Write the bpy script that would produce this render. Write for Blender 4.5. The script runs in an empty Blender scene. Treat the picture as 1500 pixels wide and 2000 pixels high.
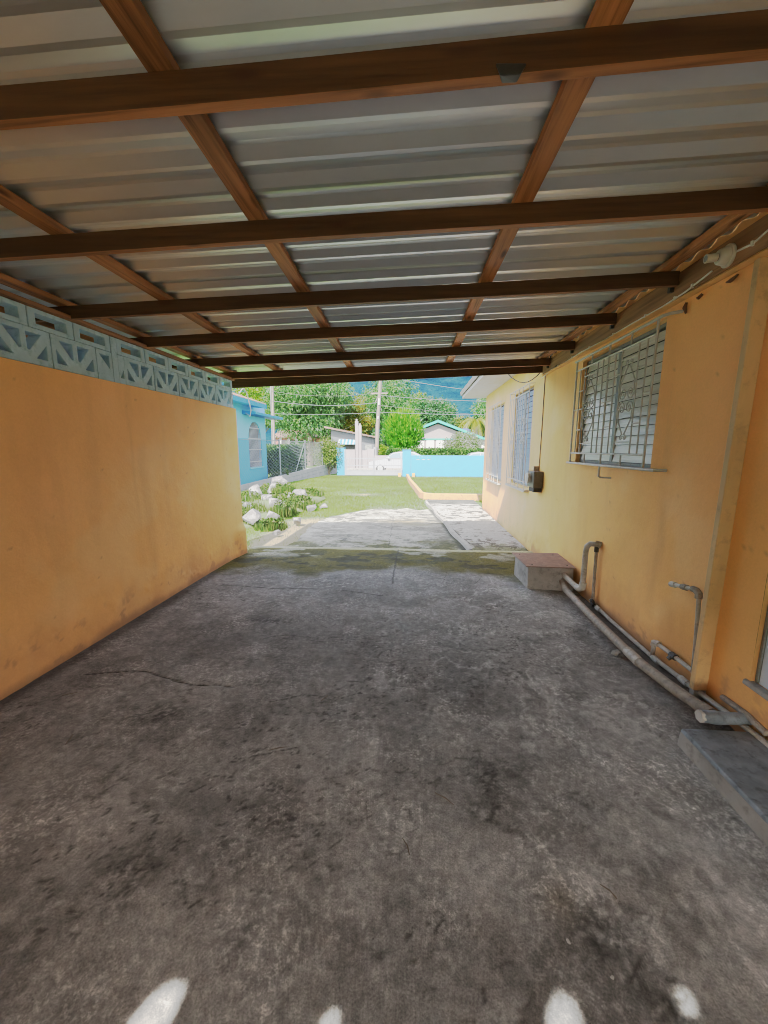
import bpy, bmesh, math, random
import numpy as np
from mathutils import Vector, Matrix
from mathutils.geometry import delaunay_2d_cdt

random.seed(7)
RNG = np.random.default_rng(11)
scene = bpy.context.scene
COL = scene.collection
R = math.radians

# ------------------------------------------------------------------ helpers
class MB:
    """collects simple shapes that end up as ONE mesh object"""
    def __init__(self):
        self.v = []; self.f = []
    def add(self, vs, fs):
        o = len(self.v)
        self.v.extend([tuple(p) for p in vs]); self.f.extend([tuple(i + o for i in f) for f in fs])
        return self
    def box(self, x0, x1, y0, y1, z0, z1):
        vs = [(x0,y0,z0),(x1,y0,z0),(x1,y1,z0),(x0,y1,z0),(x0,y0,z1),(x1,y0,z1),(x1,y1,z1),(x0,y1,z1)]
        return self.hexa(vs)
    def hexa(self, vs):
        return self.add(vs, [(0,3,2,1),(4,5,6,7),(0,1,5,4),(1,2,6,5),(2,3,7,6),(3,0,4,7)])
    def bar(self, p0, p1, w, h, up=(0,0,1)):
        p0 = Vector(p0); p1 = Vector(p1); d = (p1 - p0).normalized()
        up = Vector(up)
        if abs(d.dot(up)) > .98: up = Vector((1,0,0))
        s = d.cross(up).normalized() * (w/2); u = s.cross(d).normalized() * (h/2)
        return self.hexa([p0-s-u, p0+s-u, p1+s-u, p1-s-u, p0-s+u, p0+s+u, p1+s+u, p1-s+u])
    def tube(self, pts, r, seg=8, cap=True):
        pts = [Vector(p) for p in pts]; n = len(pts)
        rs = r if isinstance(r, (list, tuple)) else [r]*n
        vs = []; fs = []; prev = None
        for i, p in enumerate(pts):
            a = pts[max(i-1,0)]; b = pts[min(i+1,n-1)]
            t = (b-a).normalized()
            if prev is None:
                ref = Vector((0,0,1)) if abs(t.z) < .9 else Vector((1,0,0))
                u = t.cross(ref).normalized()
            else:
                u = (prev - t*prev.dot(t)).normalized()
            prev = u; w = t.cross(u)
            for k in range(seg):
                q = 2*math.pi*k/seg
                vs.append(p + (u*math.cos(q) + w*math.sin(q))*rs[i])
        for i in range(n-1):
            for k in range(seg):
                k2 = (k+1) % seg
                fs.append((i*seg+k, i*seg+k2, (i+1)*seg+k2, (i+1)*seg+k))
        if cap:
            fs.append(tuple(range(seg-1,-1,-1))); fs.append(tuple((n-1)*seg+k for k in range(seg)))
        return self.add(vs, fs)
    def lathe(self, base, axis, prof, seg=16):
        base = Vector(base); ax = Vector(axis).normalized()
        ref = Vector((0,0,1)) if abs(ax.z) < .9 else Vector((1,0,0))
        u = ax.cross(ref).normalized(); w = ax.cross(u)
        vs = []; fs = []
        for (h, r) in prof:
            for k in range(seg):
                q = 2*math.pi*k/seg
                vs.append(base + ax*h + (u*math.cos(q)+w*math.sin(q))*r)
        for i in range(len(prof)-1):
            for k in range(seg):
                k2 = (k+1) % seg
                fs.append((i*seg+k, i*seg+k2, (i+1)*seg+k2, (i+1)*seg+k))
        fs.append(tuple(range(seg-1,-1,-1))); fs.append(tuple((len(prof)-1)*seg+k for k in range(seg)))
        return self.add(vs, fs)
    def prism(self, outer, holes, place, t):
        """2-D outline with holes, place(u, v, w) -> point, thickness w 0..t"""
        pts = []; edges = []
        for loop in [outer] + holes:
            s = len(pts); pts += [Vector(p) for p in loop]; n = len(loop)
            edges += [(s+i, s+(i+1) % n) for i in range(n)]
        vo, eo, fo, *_ = delaunay_2d_cdt(pts, edges, [], 1, 1e-6)
        def inside(p, loop):
            c = False; n = len(loop)
            for i in range(n):
                a = loop[i]; b = loop[(i+1) % n]
                if (a[1] > p[1]) != (b[1] > p[1]) and p[0] < (b[0]-a[0])*(p[1]-a[1])/(b[1]-a[1])+a[0]: c = not c
            return c
        keep = []
        for f in fo:
            cx = sum(vo[i][0] for i in f)/len(f); cy = sum(vo[i][1] for i in f)/len(f)
            if inside((cx,cy), outer) and not any(inside((cx,cy), h) for h in holes): keep.append(tuple(f))
        n = len(vo)
        vs = [place(p[0],p[1],0) for p in vo] + [place(p[0],p[1],t) for p in vo]
        fs = [tuple(f) for f in keep] + [tuple(i+n for i in reversed(f)) for f in keep]
        cnt = {}
        for f in keep:
            for i in range(len(f)):
                e = (f[i], f[(i+1) % len(f)]); cnt[e] = cnt.get(e, 0)+1
        for (a,b) in cnt:
            if (b,a) not in cnt: fs.append((b, a, a+n, b+n))
        return self.add(vs, fs)
    def build(self, name, m, parent=None, smooth=False, bevel=0, fix=True, jitter=0):
        me = bpy.data.meshes.new(name)
        vs = self.v
        if jitter: vs = [tuple(c + random.uniform(-jitter, jitter) for c in p) for p in vs]
        me.from_pydata(vs, [], self.f)
        if fix:
            bm = bmesh.new(); bm.from_mesh(me); bmesh.ops.recalc_face_normals(bm, faces=bm.faces); bm.to_mesh(me); bm.free()
        return link(name, me, m, parent, smooth, bevel)

def link(name, me, m, parent=None, smooth=False, bevel=0):
    o = bpy.data.objects.new(name, me); COL.objects.link(o)
    if m is not None: me.materials.append(m)
    if smooth:
        me.polygons.foreach_set('use_smooth', [True]*len(me.polygons))
        try: me.set_sharp_from_angle(angle=R(40))
        except Exception: pass
    if bevel:
        b = o.modifiers.new('bevel', 'BEVEL'); b.width = bevel; b.segments = 2; b.limit_method = 'ANGLE'; b.angle_limit = R(40)
    if parent: o.parent = parent
    return o

def empty(name, label, cat, group=None):
    o = bpy.data.objects.new(name, None); COL.objects.link(o); o.empty_display_size = .1
    return tag(o, label, cat, group)
def tag(o, label, cat, group=None):
    o['label'] = label; o['category'] = cat
    if group: o['group'] = group
    return o
def struct(o):
    o['kind'] = 'structure'; return o
def copy_tree(o, parent=None):
    c = o.copy(); COL.objects.link(c)
    if parent: c.parent = parent
    for ch in list(o.children): copy_tree(ch, c)
    return c

# ---- numpy value noise
def vnoise(x, y, seed=0):
    x = np.asarray(x, float); y = np.asarray(y, float)
    xi = np.floor(x).astype(np.int64); yi = np.floor(y).astype(np.int64)
    fx = x-xi; fy = y-yi; fx = fx*fx*(3-2*fx); fy = fy*fy*(3-2*fy)
    def h(a, b):
        n = (a*374761393 + b*668265263 + seed*982451653) & 0x7fffffff
        n = ((n ^ (n >> 13))*1274126177) & 0x7fffffff
        n = n ^ (n >> 16)
        return (n & 0xffff)/65535.
    return (h(xi,yi)*(1-fx)+h(xi+1,yi)*fx)*(1-fy)+(h(xi,yi+1)*(1-fx)+h(xi+1,yi+1)*fx)*fy
def fbm(x, y, seed=0, octs=5, gain=.55):
    s = 0; a = 1; t = 0
    for k in range(octs):
        s = s + a*vnoise(x*2**k + 17.3*k, y*2**k - 9.1*k, seed+k*13); t += a; a *= gain
    return s/t
def sstep(a, b, x):
    t = np.clip((x-a)/(b-a), 0, 1); return t*t*(3-2*t)
def seg_dist(x, y, pts):
    d = np.full(np.shape(x), 1e9)
    for (ax,ay),(bx,by) in zip(pts[:-1], pts[1:]):
        vx, vy = bx-ax, by-ay; t = np.clip(((x-ax)*vx+(y-ay)*vy)/(vx*vx+vy*vy+1e-12), 0, 1)
        d = np.minimum(d, np.hypot(x-ax-t*vx, y-ay-t*vy))
    return d
def blob(x, y, cx, cy, rx, ry, rot=0):
    c, s = math.cos(rot), math.sin(rot); dx, dy = x-cx, y-cy
    return np.exp(-(((dx*c+dy*s)/rx)**2 + ((-dx*s+dy*c)/ry)**2))

def grid_sheet(us, vs, place, colour, height=None, skip=None):
    """rectilinear sheet; place(U,V,H)->(N,3); colour(U,V)->(N,3) albedo; returns mesh with colour attribute 'tint'"""
    U, V = np.meshgrid(us, vs, indexing='ij'); Uf, Vf = U.ravel(), V.ravel()
    H = height(Uf, Vf) if height else np.zeros_like(Uf)
    P = place(Uf, Vf, H); C = colour(Uf, Vf)
    nu, nv = len(us), len(vs)
    i, j = np.meshgrid(np.arange(nu-1), np.arange(nv-1), indexing='ij'); i = i.ravel(); j = j.ravel()
    if skip is not None:
        cu = (us[i]+us[i+1])/2; cv = (vs[j]+vs[j+1])/2
        k = ~skip(cu, cv); i = i[k]; j = j[k]
    a = i*nv+j
    F = np.stack([a, a+nv, a+nv+1, a+1], 1)
    return P, F, C
def np_mesh(name, P, F, C=None):
    me = bpy.data.meshes.new(name)
    n, m = len(P), len(F); k = F.shape[1]
    me.vertices.add(n); me.vertices.foreach_set('co', np.asarray(P, np.float32).ravel())
    me.loops.add(m*k); me.loops.foreach_set('vertex_index', np.asarray(F, np.int32).ravel())
    me.polygons.add(m); me.polygons.foreach_set('loop_start', np.arange(0, m*k, k, dtype=np.int32))
    me.polygons.foreach_set('loop_total', np.full(m, k, np.int32))
    me.update(calc_edges=True)
    if C is not None:
        at = me.color_attributes.new('tint', 'FLOAT_COLOR', 'POINT')
        at.data.foreach_set('color', np.concatenate([np.asarray(C), np.ones((n,1))], 1).astype(np.float32).ravel())
    return me
def append_flat(P, F, C, vs, fs, col):
    """adds plain quads to a sheet's arrays"""
    o = len(P)
    return (np.concatenate([P, np.array(vs, float)]), np.concatenate([F, np.array(fs, int)+o]),
            np.concatenate([C, np.tile(np.array(col, float), (len(vs),1))]))

# ------------------------------------------------------------------ materials
def new_mat(name):
    m = bpy.data.materials.new(name); m.use_nodes = True
    nt = m.node_tree; b = nt.nodes['Principled BSDF']
    return m, nt, b
def N(nt, typ, **kw):
    n = nt.nodes.new(typ)
    for k, v in kw.items(): setattr(n, k, v)
    return n
def noise(nt, scale, detail=6, rough=.6, vec=None, stretch=None):
    if vec is None:
        tc = N(nt, 'ShaderNodeTexCoord'); vec = tc.outputs['Object']
    if stretch:
        mp = N(nt, 'ShaderNodeMapping'); mp.inputs['Scale'].default_value = stretch
        nt.links.new(vec, mp.inputs['Vector']); vec = mp.outputs['Vector']
    n = N(nt, 'ShaderNodeTexNoise'); n.inputs['Scale'].default_value = scale
    n.inputs['Detail'].default_value = detail; n.inputs['Roughness'].default_value = rough
    nt.links.new(vec, n.inputs['Vector']); return n.outputs['Fac']
def ramp(nt, fac, stops):
    r = N(nt, 'ShaderNodeValToRGB'); e = r.color_ramp.elements
    while len(e) < len(stops): e.new(.5)
    for i, (p, c) in enumerate(stops):
        e[i].position = p; e[i].color = (c[0],c[1],c[2],1) if not isinstance(c, (int,float)) else (c,c,c,1)
    nt.links.new(fac, r.inputs['Fac']); return r.outputs['Color']
def mix(nt, a, b, fac, mode='MIX'):
    n = N(nt, 'ShaderNodeMix', data_type='RGBA', blend_type=mode)
    for s, v in ((n.inputs[0], fac), (n.inputs[6], a), (n.inputs[7], b)):
        if isinstance(v, (int, float)): s.default_value = v
        elif isinstance(v, (tuple, list)): s.default_value = (v[0],v[1],v[2],1)
        else: nt.links.new(v, s)
    return n.outputs[2]
def bump(nt, b, h, strength=.3, dist=.01):
    n = N(nt, 'ShaderNodeBump'); n.inputs['Strength'].default_value = strength; n.inputs['Distance'].default_value = dist
    nt.links.new(h, n.inputs['Height']); nt.links.new(n.outputs['Normal'], b.inputs['Normal'])
def mat_plain(name, col, rough=.6, var=.18, scale=6, metal=0, bscale=60, bstr=.15, dirt=None, stretch=None, spec=None):
    m, nt, b = new_mat(name)
    f = noise(nt, scale, 7, .6, stretch=stretch)
    c = ramp(nt, f, [(.3, tuple(x*(1-var) for x in col)), (.7, tuple(min(1,x*(1+var)) for x in col))])
    if dirt:
        d = ramp(nt, noise(nt, scale*2.3, 8, .7), [(.52, 0), (.72, 1)])
        c = mix(nt, c, dirt, d)
    nt.links.new(c, b.inputs['Base Color'])
    b.inputs['Roughness'].default_value = rough; b.inputs['Metallic'].default_value = metal
    if spec is not None: b.inputs['Specular IOR Level'].default_value = spec
    if bstr: bump(nt, b, noise(nt, bscale, 5, .6), bstr, .005)
    return m
def mat_tint(name, fine=90, fvar=.12, rough=.75, bstr=.4, bscale=45, spec=.3, rvar=0):
    """surface whose albedo comes from the mesh's own colour attribute, with fine grain on top"""
    m, nt, b = new_mat(name)
    at = N(nt, 'ShaderNodeAttribute', attribute_name='tint')
    f = noise(nt, fine, 6, .7)
    g = ramp(nt, f, [(.25, 1-fvar), (.75, 1+fvar)])
    nt.links.new(mix(nt, at.outputs['Color'], g, 1.0, 'MULTIPLY'), b.inputs['Base Color'])
    b.inputs['Roughness'].default_value = rough; b.inputs['Specular IOR Level'].default_value = spec
    if rvar:
        rr = ramp(nt, noise(nt, 5, 6, .6), [(.3, rough-rvar), (.7, rough+rvar*.5)])
        nt.links.new(rr, b.inputs['Roughness'])
    bump(nt, b, noise(nt, bscale, 8, .65), bstr, .006)
    return m
def mat_wood(name, axis, base=(.27,.122,.048), dark=(.10,.042,.017)):
    m, nt, b = new_mat(name)
    st = [34, 34, 34]; st[axis] = 1.3
    f = noise(nt, 1.0, 6, .65, stretch=st)
    st2 = [9, 9, 9]; st2[axis] = .9
    f2 = noise(nt, 1.0, 3, .5, stretch=st2)
    c = ramp(nt, f, [(.28, dark), (.5, base), (.75, tuple(x*1.35 for x in base))])
    c = mix(nt, c, ramp(nt, f2, [(.3, .55), (.65, 1.15)]), 1, 'MULTIPLY')
    oi = N(nt, 'ShaderNodeObjectInfo')
    c = mix(nt, c, ramp(nt, oi.outputs['Random'], [(0,(.72,.74,.78)),(.5,(1.0,1.0,1.0)),(1,(1.28,1.18,1.05))]), 1, 'MULTIPLY')
    # knots
    tc = N(nt, 'ShaderNodeTexCoord'); mp = N(nt, 'ShaderNodeMapping')
    s3 = [9, 9, 9]; s3[axis] = 2.6; mp.inputs['Scale'].default_value = s3
    nt.links.new(tc.outputs['Object'], mp.inputs['Vector'])
    v = N(nt, 'ShaderNodeTexVoronoi'); v.inputs['Scale'].default_value = 1
    nt.links.new(mp.outputs['Vector'], v.inputs['Vector'])
    k = ramp(nt, v.outputs['Distance'], [(.07, 1), (.2, 0)])
    c = mix(nt, c, (.05,.018,.008), k)
    nt.links.new(c, b.inputs['Base Color']); b.inputs['Roughness'].default_value = .62
    b.inputs['Specular IOR Level'].default_value = .25
    bump(nt, b, f, .35, .004)
    return m
def mat_leaf(name, cols, rough=.5, trans=.35, dk=.42):
    m, nt, b = new_mat(name)
    g = N(nt, 'ShaderNodeNewGeometry')
    def deep(c):
        l = .3*c[0]+.6*c[1]+.1*c[2]
        return tuple(max(.004, dk*(l+1.3*(q-l))) for q in c)
    st = [(i/(max(1,len(cols)-1)), deep(c)) for i, c in enumerate(cols)]
    c = ramp(nt, g.outputs['Random Per Island'], st)
    big = ramp(nt, noise(nt, .55, 3, .5), [(.35, .72), (.65, 1.25)])
    c = mix(nt, c, big, 1, 'MULTIPLY')
    nt.links.new(c, b.inputs['Base Color']); b.inputs['Roughness'].default_value = rough
    b.inputs['Specular IOR Level'].default_value = .3
    t = N(nt, 'ShaderNodeBsdfTranslucent'); nt.links.new(mix(nt, c, (1.0,1.15,.55), 1, 'MULTIPLY'), t.inputs['Color'])
    ms = N(nt, 'ShaderNodeMixShader'); ms.inputs[0].default_value = trans
    nt.links.new(b.outputs[0], ms.inputs[1]); nt.links.new(t.outputs[0], ms.inputs[2])
    nt.links.new(ms.outputs[0], nt.nodes['Material Output'].inputs['Surface'])
    return m

M = {}
def mat_floor():
    m, nt, b = new_mat('carport_concrete')
    at = N(nt, 'ShaderNodeAttribute', attribute_name='tint'); c = at.outputs['Color']
    c = mix(nt, c, ramp(nt, noise(nt, 21, 14, .78), [(.30,.52),(.5,.97),(.70,1.55)]), 1, 'MULTIPLY')
    c = mix(nt, c, ramp(nt, noise(nt, 170, 5, .7), [(.3,.6),(.7,1.42)]), 1, 'MULTIPLY')
    patch = ramp(nt, noise(nt, 2.6, 6, .6), [(.48,0),(.66,1)])
    chalk = mix(nt, (0,0,0), ramp(nt, noise(nt, 42, 14, .78), [(.52,0),(.56,1)]), patch)
    sc = N(nt, 'ShaderNodeMath', operation='MULTIPLY'); sc.inputs[1].default_value = .6; nt.links.new(chalk, sc.inputs[0])
    c = mix(nt, c, mix(nt, c, (2.1,2.1,2.1), 1, 'MULTIPLY'), sc.outputs[0])
    grit = ramp(nt, noise(nt, 95, 8, .75), [(.62,0),(.66,1)])
    c = mix(nt, c, mix(nt, c, (.42,.40,.38), 1, 'MULTIPLY'), grit)
    tc = N(nt, 'ShaderNodeTexCoord'); mp = N(nt, 'ShaderNodeMapping'); mp.inputs['Rotation'].default_value = (0,0,.6); mp.inputs['Scale'].default_value = (7,120,1)
    nt.links.new(tc.outputs['Object'], mp.inputs['Vector'])
    scr = ramp(nt, noise(nt, 1, 4, .6, vec=mp.outputs['Vector']), [(.66,0),(.70,1)])
    scm = mix(nt, (0,0,0), scr, ramp(nt, noise(nt, 1.7, 4, .5), [(.5,0),(.62,.8)]))
    c = mix(nt, c, mix(nt, c, (1.5,1.5,1.5), 1, 'MULTIPLY'), scm)
    nt.links.new(c, b.inputs['Base Color'])
    nt.links.new(ramp(nt, noise(nt, 6, 7, .6), [(.3,.62),(.7,.85)]), b.inputs['Roughness']); b.inputs['Specular IOR Level'].default_value = .09
    bump(nt, b, noise(nt, 34, 12, .72), .8, .008)
    return m
M['floor'] = mat_floor()
M['wall'] = mat_tint('orange_paint', 70, .06, .66, .38, 17, .3)
M['orange'] = mat_plain('orange_trim_paint', (.74,.42,.16), .65, .12, 5, bscale=30, bstr=.2, dirt=(.45,.25,.10))
M['edging'] = mat_plain('garden_edging_paint', (.45,.235,.09), .7, .14, 5, bscale=30, bstr=.25, dirt=(.24,.13,.06))
M['post'] = mat_plain('faded_post_paint', (.54,.35,.16), .6, .16, 5, bscale=40, bstr=.2, stretch=(1,1,.3), dirt=(.36,.25,.12))
M['wood_x'] = mat_wood('stained_rafter_wood', 0)
M['wood_shade'] = mat_wood('shade_darkened_rafter_side', 0, (.075,.036,.015), (.034,.016,.008))  # darker copy of the rafter wood, shade of the side faces put into colour
M['wood_y'] = mat_wood('stained_purlin_wood', 1, (.40,.18,.07))
M['ledger'] = mat_wood('ledger_wood', 1, (.36,.19,.09), (.18,.09,.04))
M['breeze'] = mat_plain('pale_blue_block_paint', (.38,.56,.68), .75, .14, 7, bscale=45, bstr=.4, dirt=(.22,.38,.47))
M['concrete'] = mat_plain('grey_concrete', (.26,.25,.24), .85, .25, 5, bscale=40, bstr=.5, dirt=(.12,.115,.11))
M['slate'] = mat_plain('dark_painted_step', (.17,.205,.245), .55, .45, 9, bscale=30, bstr=.4, dirt=(.045,.05,.06))
M['lid'] = mat_plain('rust_red_lid', (.20,.125,.105), .6, .2, 12, bscale=50, bstr=.3, dirt=(.30,.22,.19))
M['pvc'] = mat_plain('old_grey_pipe', (.36,.34,.31), .55, .2, 14, bscale=60, bstr=.2, dirt=(.20,.15,.11))
M['pvc_dirty'] = mat_plain('grimy_drain_pipe', (.26,.225,.19), .65, .3, 22, bscale=70, bstr=.4, dirt=(.11,.09,.075))
M['pvc_fit'] = mat_plain('pale_pipe_fitting', (.44,.43,.41), .5, .2, 20, bscale=60, bstr=.1, dirt=(.33,.30,.27))
M['white'] = mat_plain('white_paint', (.46,.46,.45), .5, .06, 8, bscale=60, bstr=.08)
M['white_grille'] = mat_plain('white_metal_paint', (.40,.40,.385), .45, .08, 30, bscale=90, bstr=.1, dirt=(.5,.46,.40))
M['cream'] = mat_plain('old_cream_plastic', (.55,.52,.45), .45, .08, 20, bscale=60, bstr=.05)
M['black'] = mat_plain('black_rubber', (.02,.02,.02), .6, .2, 20, bstr=.1)
M['dark'] = mat_plain('dark_opening', (.03,.03,.032), .8, .2, 5, bstr=0)
M['meter'] = mat_plain('grey_meter_metal', (.24,.25,.25), .45, .15, 15, .4, bstr=.1, dirt=(.15,.13,.11))
M['case'] = mat_plain('brownish_meter_case', (.085,.08,.07), .55, .25, 18, .2, bstr=.15, dirt=(.05,.04,.03))
M['cyan'] = mat_plain('cyan_wall_paint', (.007,.22,.38), .7, .05, 2, bscale=25, bstr=.15)
M['gate'] = mat_plain('white_gate_paint', (.23,.235,.265), .5, .06, 4, bstr=.05)
M['block'] = mat_plain('grey_block', (.17,.175,.19), .85, .25, 3, bscale=25, bstr=.4, dirt=(.2,.2,.21))
M['rock'] = mat_plain('limestone', (.165,.16,.165), .9, .5, 6, bscale=12, bstr=1, dirt=(.06,.053,.045))
M['galv'] = mat_plain('galvanised_wire', (.11,.13,.155), .5, .1, 10, .3, bstr=0)
M['blue_wall'] = mat_plain('light_blue_house_paint', (.10,.36,.64), .7, .05, 1.5, bscale=20, bstr=.1)
M['blue_low'] = mat_plain('mid_blue_house_paint', (.035,.21,.53), .7, .05, 1.5, bscale=20, bstr=.1)
M['blue_trim'] = mat_plain('strong_blue_paint', (.012,.13,.42), .55, .08, 3, bstr=.05)
M['red_roof'] = mat_plain('faded_red_roof', (.15,.075,.055), .7, .2, 4, bscale=12, bstr=.3, dirt=(.30,.22,.19))
M['pink'] = mat_plain('salmon_wall', (.27,.10,.085), .75, .1, 2, bstr=.1)
M['grey_house'] = mat_plain('pale_grey_house_wall', (.09,.10,.12), .75, .1, 2, bstr=.1)
M['pale_wall'] = mat_plain('pale_wall_paint', (.21,.19,.20), .75, .08, 1.5, bscale=12, bstr=.15)
M['turq'] = mat_plain('turquoise_roof_trim', (.008,.24,.21), .5, .08, 3, bstr=.05)
M['roof_grey'] = mat_plain('grey_shingle', (.16,.155,.15), .85, .3, 9, bscale=18, bstr=.6, dirt=(.28,.26,.24))
M['tank'] = mat_plain('dark_blue_tank', (.02,.045,.13), .5, .1, 3, bstr=0)
M['car'] = mat_plain('white_car_paint', (.30,.31,.34), .25, .03, 1, bstr=0)
M['glass'] = mat_plain('car_glass', (.12,.17,.21), .12, .1, 2, bstr=0)
M['wheel'] = mat_plain('wheel_alloy', (.45,.46,.48), .4, .1, 8, .5, bstr=0)
M['pole'] = mat_plain('weathered_pole_wood', (.16,.135,.12), .85, .25, 4, bscale=20, bstr=.4, stretch=(1,1,.15), dirt=(.17,.12,.09))
M['pole_pale'] = mat_plain('pale_conduit', (.18,.18,.19), .5, .05, 3, bstr=0)
M['trunk'] = mat_plain('tree_bark', (.13,.10,.075), .9, .3, 4, bscale=16, bstr=.6, stretch=(1,1,.3))
M['soil'] = mat_plain('sandy_soil', (.30,.25,.18), .95, .25, 6, bscale=50, bstr=.5, dirt=(.20,.17,.12))
M['asphalt'] = mat_plain('street_asphalt', (.12,.12,.12), .9, .2, 3, bscale=60, bstr=.4)
M['cable'] = mat_plain('dark_cable', (.05,.05,.055), .6, .1, 5, bstr=0)
M['cable_pale'] = mat_plain('pale_cable', (.13,.15,.18), .5, .05, 5, bstr=0)
M['cable_white'] = mat_plain('white_cable', (.66,.65,.61), .5, .1, 30, bstr=0, dirt=(.5,.46,.4))
M['awning_w'] = mat_plain('awning_white', (.32,.35,.38), .6, .03, 3, bstr=0)
M['awning_b'] = mat_plain('awning_blue', (.03,.20,.33), .6, .05, 3, bstr=0)
M['soffit'] = mat_plain('peeling_white_soffit', (.40,.40,.42), .7, .06, 4, bscale=20, bstr=.1, dirt=(.42,.30,.24))
M['mudnest'] = mat_plain('mud_nest', (.13,.06,.035), .9, .3, 40, bscale=80, bstr=.6)
M['door'] = mat_plain('bluish_white_door', (.55,.62,.72), .4, .06, 3, bstr=.05)
M['mango'] = mat_leaf('mango_leaves', [(.04,.10,.05),(.075,.17,.07),(.12,.25,.085),(.20,.34,.12)])
M['yellowgreen'] = mat_leaf('yellow_green_leaves', [(.06,.14,.03),(.13,.26,.04),(.20,.34,.06),(.28,.38,.10)])
M['deep'] = mat_leaf('deep_green_leaves', [(.03,.08,.045),(.05,.13,.06),(.085,.18,.075),(.14,.24,.10)])
M['croton'] = mat_leaf('reddish_leaves', [(.05,.11,.03),(.12,.20,.04),(.22,.22,.05),(.30,.15,.07)])
M['cypress'] = mat_leaf('cypress_sprays', [(.04,.14,.03),(.08,.24,.04),(.12,.32,.05),(.17,.38,.08)], trans=.25)
M['hedge'] = mat_leaf('hedge_leaves', [(.03,.08,.03),(.06,.14,.045),(.10,.19,.06),(.16,.24,.10)])
M['shrub'] = mat_leaf('pale_shrub_leaves', [(.06,.11,.04),(.12,.19,.06),(.19,.26,.09),(.28,.30,.13)])
M['flower'] = mat_leaf('white_flowering_bush', [(.06,.12,.05),(.13,.20,.08),(.22,.30,.14),(.62,.66,.58)])
M['palm'] = mat_leaf('palm_fronds', [(.10,.15,.03),(.20,.24,.05),(.30,.30,.08),(.40,.32,.10)])
M['drypalm'] = mat_leaf('dry_fronds', [(.28,.20,.09),(.38,.28,.12),(.45,.33,.16)])
M['weed'] = mat_leaf('weed_leaves', [(.03,.07,.02),(.055,.11,.03),(.10,.145,.05),(.18,.18,.09)])
M['grass'] = mat_leaf('lawn_blades', [(.075,.16,.035),(.11,.21,.05),(.15,.25,.07),(.24,.27,.12)], .7, .3, .58)

def mat_roof():
    m, nt, b = new_mat('zinc_aluminium_sheet')
    f = noise(nt, 2.2, 7, .6); f2 = noise(nt, 26, 5, .65, stretch=(.35,1,1))
    c = ramp(nt, f, [(.3,(.55,.605,.655)), (.7,(.62,.675,.725))])
    c = mix(nt, c, ramp(nt, f2, [(.3,.97),(.7,1.02)]), 1, 'MULTIPLY')
    d = ramp(nt, noise(nt, 1.1, 8, .75), [(.62,0),(.8,.3)])
    c = mix(nt, c, (.40,.41,.40), d)
    nt.links.new(c, b.inputs['Base Color']); b.inputs['Metallic'].default_value = .82
    b.inputs['Roughness'].default_value = .40
    return m
M['sheet'] = mat_roof()
def mat_slats(name, lo, hi, metal, rough):
    m, nt, b = new_mat(name)
    f = noise(nt, 5, 5, .6, stretch=(1,.6,7))
    nt.links.new(ramp(nt, f, [(.3,lo),(.7,hi)]), b.inputs['Base Color'])
    b.inputs['Metallic'].default_value = metal; b.inputs['Roughness'].default_value = rough
    return m
M['slat'] = mat_slats('aluminium_louvre', (.56,.56,.53), (.80,.80,.77), .25, .32)
M['slat_sky'] = mat_slats('sky_tinted_louvre', (.12,.20,.40), (.20,.30,.52), .2, .35)  # sky reflection put into the slat colour of the tall windows
def mat_ground():
    m, nt, b = new_mat('lawn_and_soil')
    a = ramp(nt, noise(nt, 14, 8, .7), [(.3,(.035,.075,.016)),(.55,(.062,.118,.024)),(.75,(.12,.145,.045))])
    s = ramp(nt, noise(nt, 3, 7, .7), [(.3,(.19,.155,.095)),(.7,(.26,.215,.14))])
    at = N(nt, 'ShaderNodeAttribute', attribute_name='tint')
    nt.links.new(mix(nt, a, s, at.outputs['Fac']), b.inputs['Base Color'])
    b.inputs['Roughness'].default_value = .95; b.inputs['Specular IOR Level'].default_value = .1
    bump(nt, b, noise(nt, 45, 6, .7), .6, .02)
    return m
M['ground'] = mat_ground()
def mat_hill():
    m, nt, b = new_mat('hazy_forested_hill')
    f = noise(nt, .06, 12, .8); f2 = noise(nt, .008, 6, .6)
    c = ramp(nt, f, [(.36,(.005,.022,.050)),(.5,(.011,.042,.085)),(.64,(.026,.072,.115))])  # aerial haze put into the forest colour
    c = mix(nt, c, ramp(nt, f2, [(.35,.85),(.65,1.15)]), 1, 'MULTIPLY')
    nt.links.new(c, b.inputs['Base Color']); b.inputs['Roughness'].default_value = 1
    b.inputs['Specular IOR Level'].default_value = 0
    bump(nt, b, f, 1, 12)
    return m
M['hill'] = mat_hill()

# ------------------------------------------------------------------ measured layout (metres, camera eye at x=0 y=0 z=1.6)
LW, RW = -2.65, 1.84            # inner faces of the side walls
G = -.10                        # garden level
def rz(x): return 2.66 + .031*x # underside of the rafters
SK = .026                       # the rafters are laid slightly askew

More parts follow.
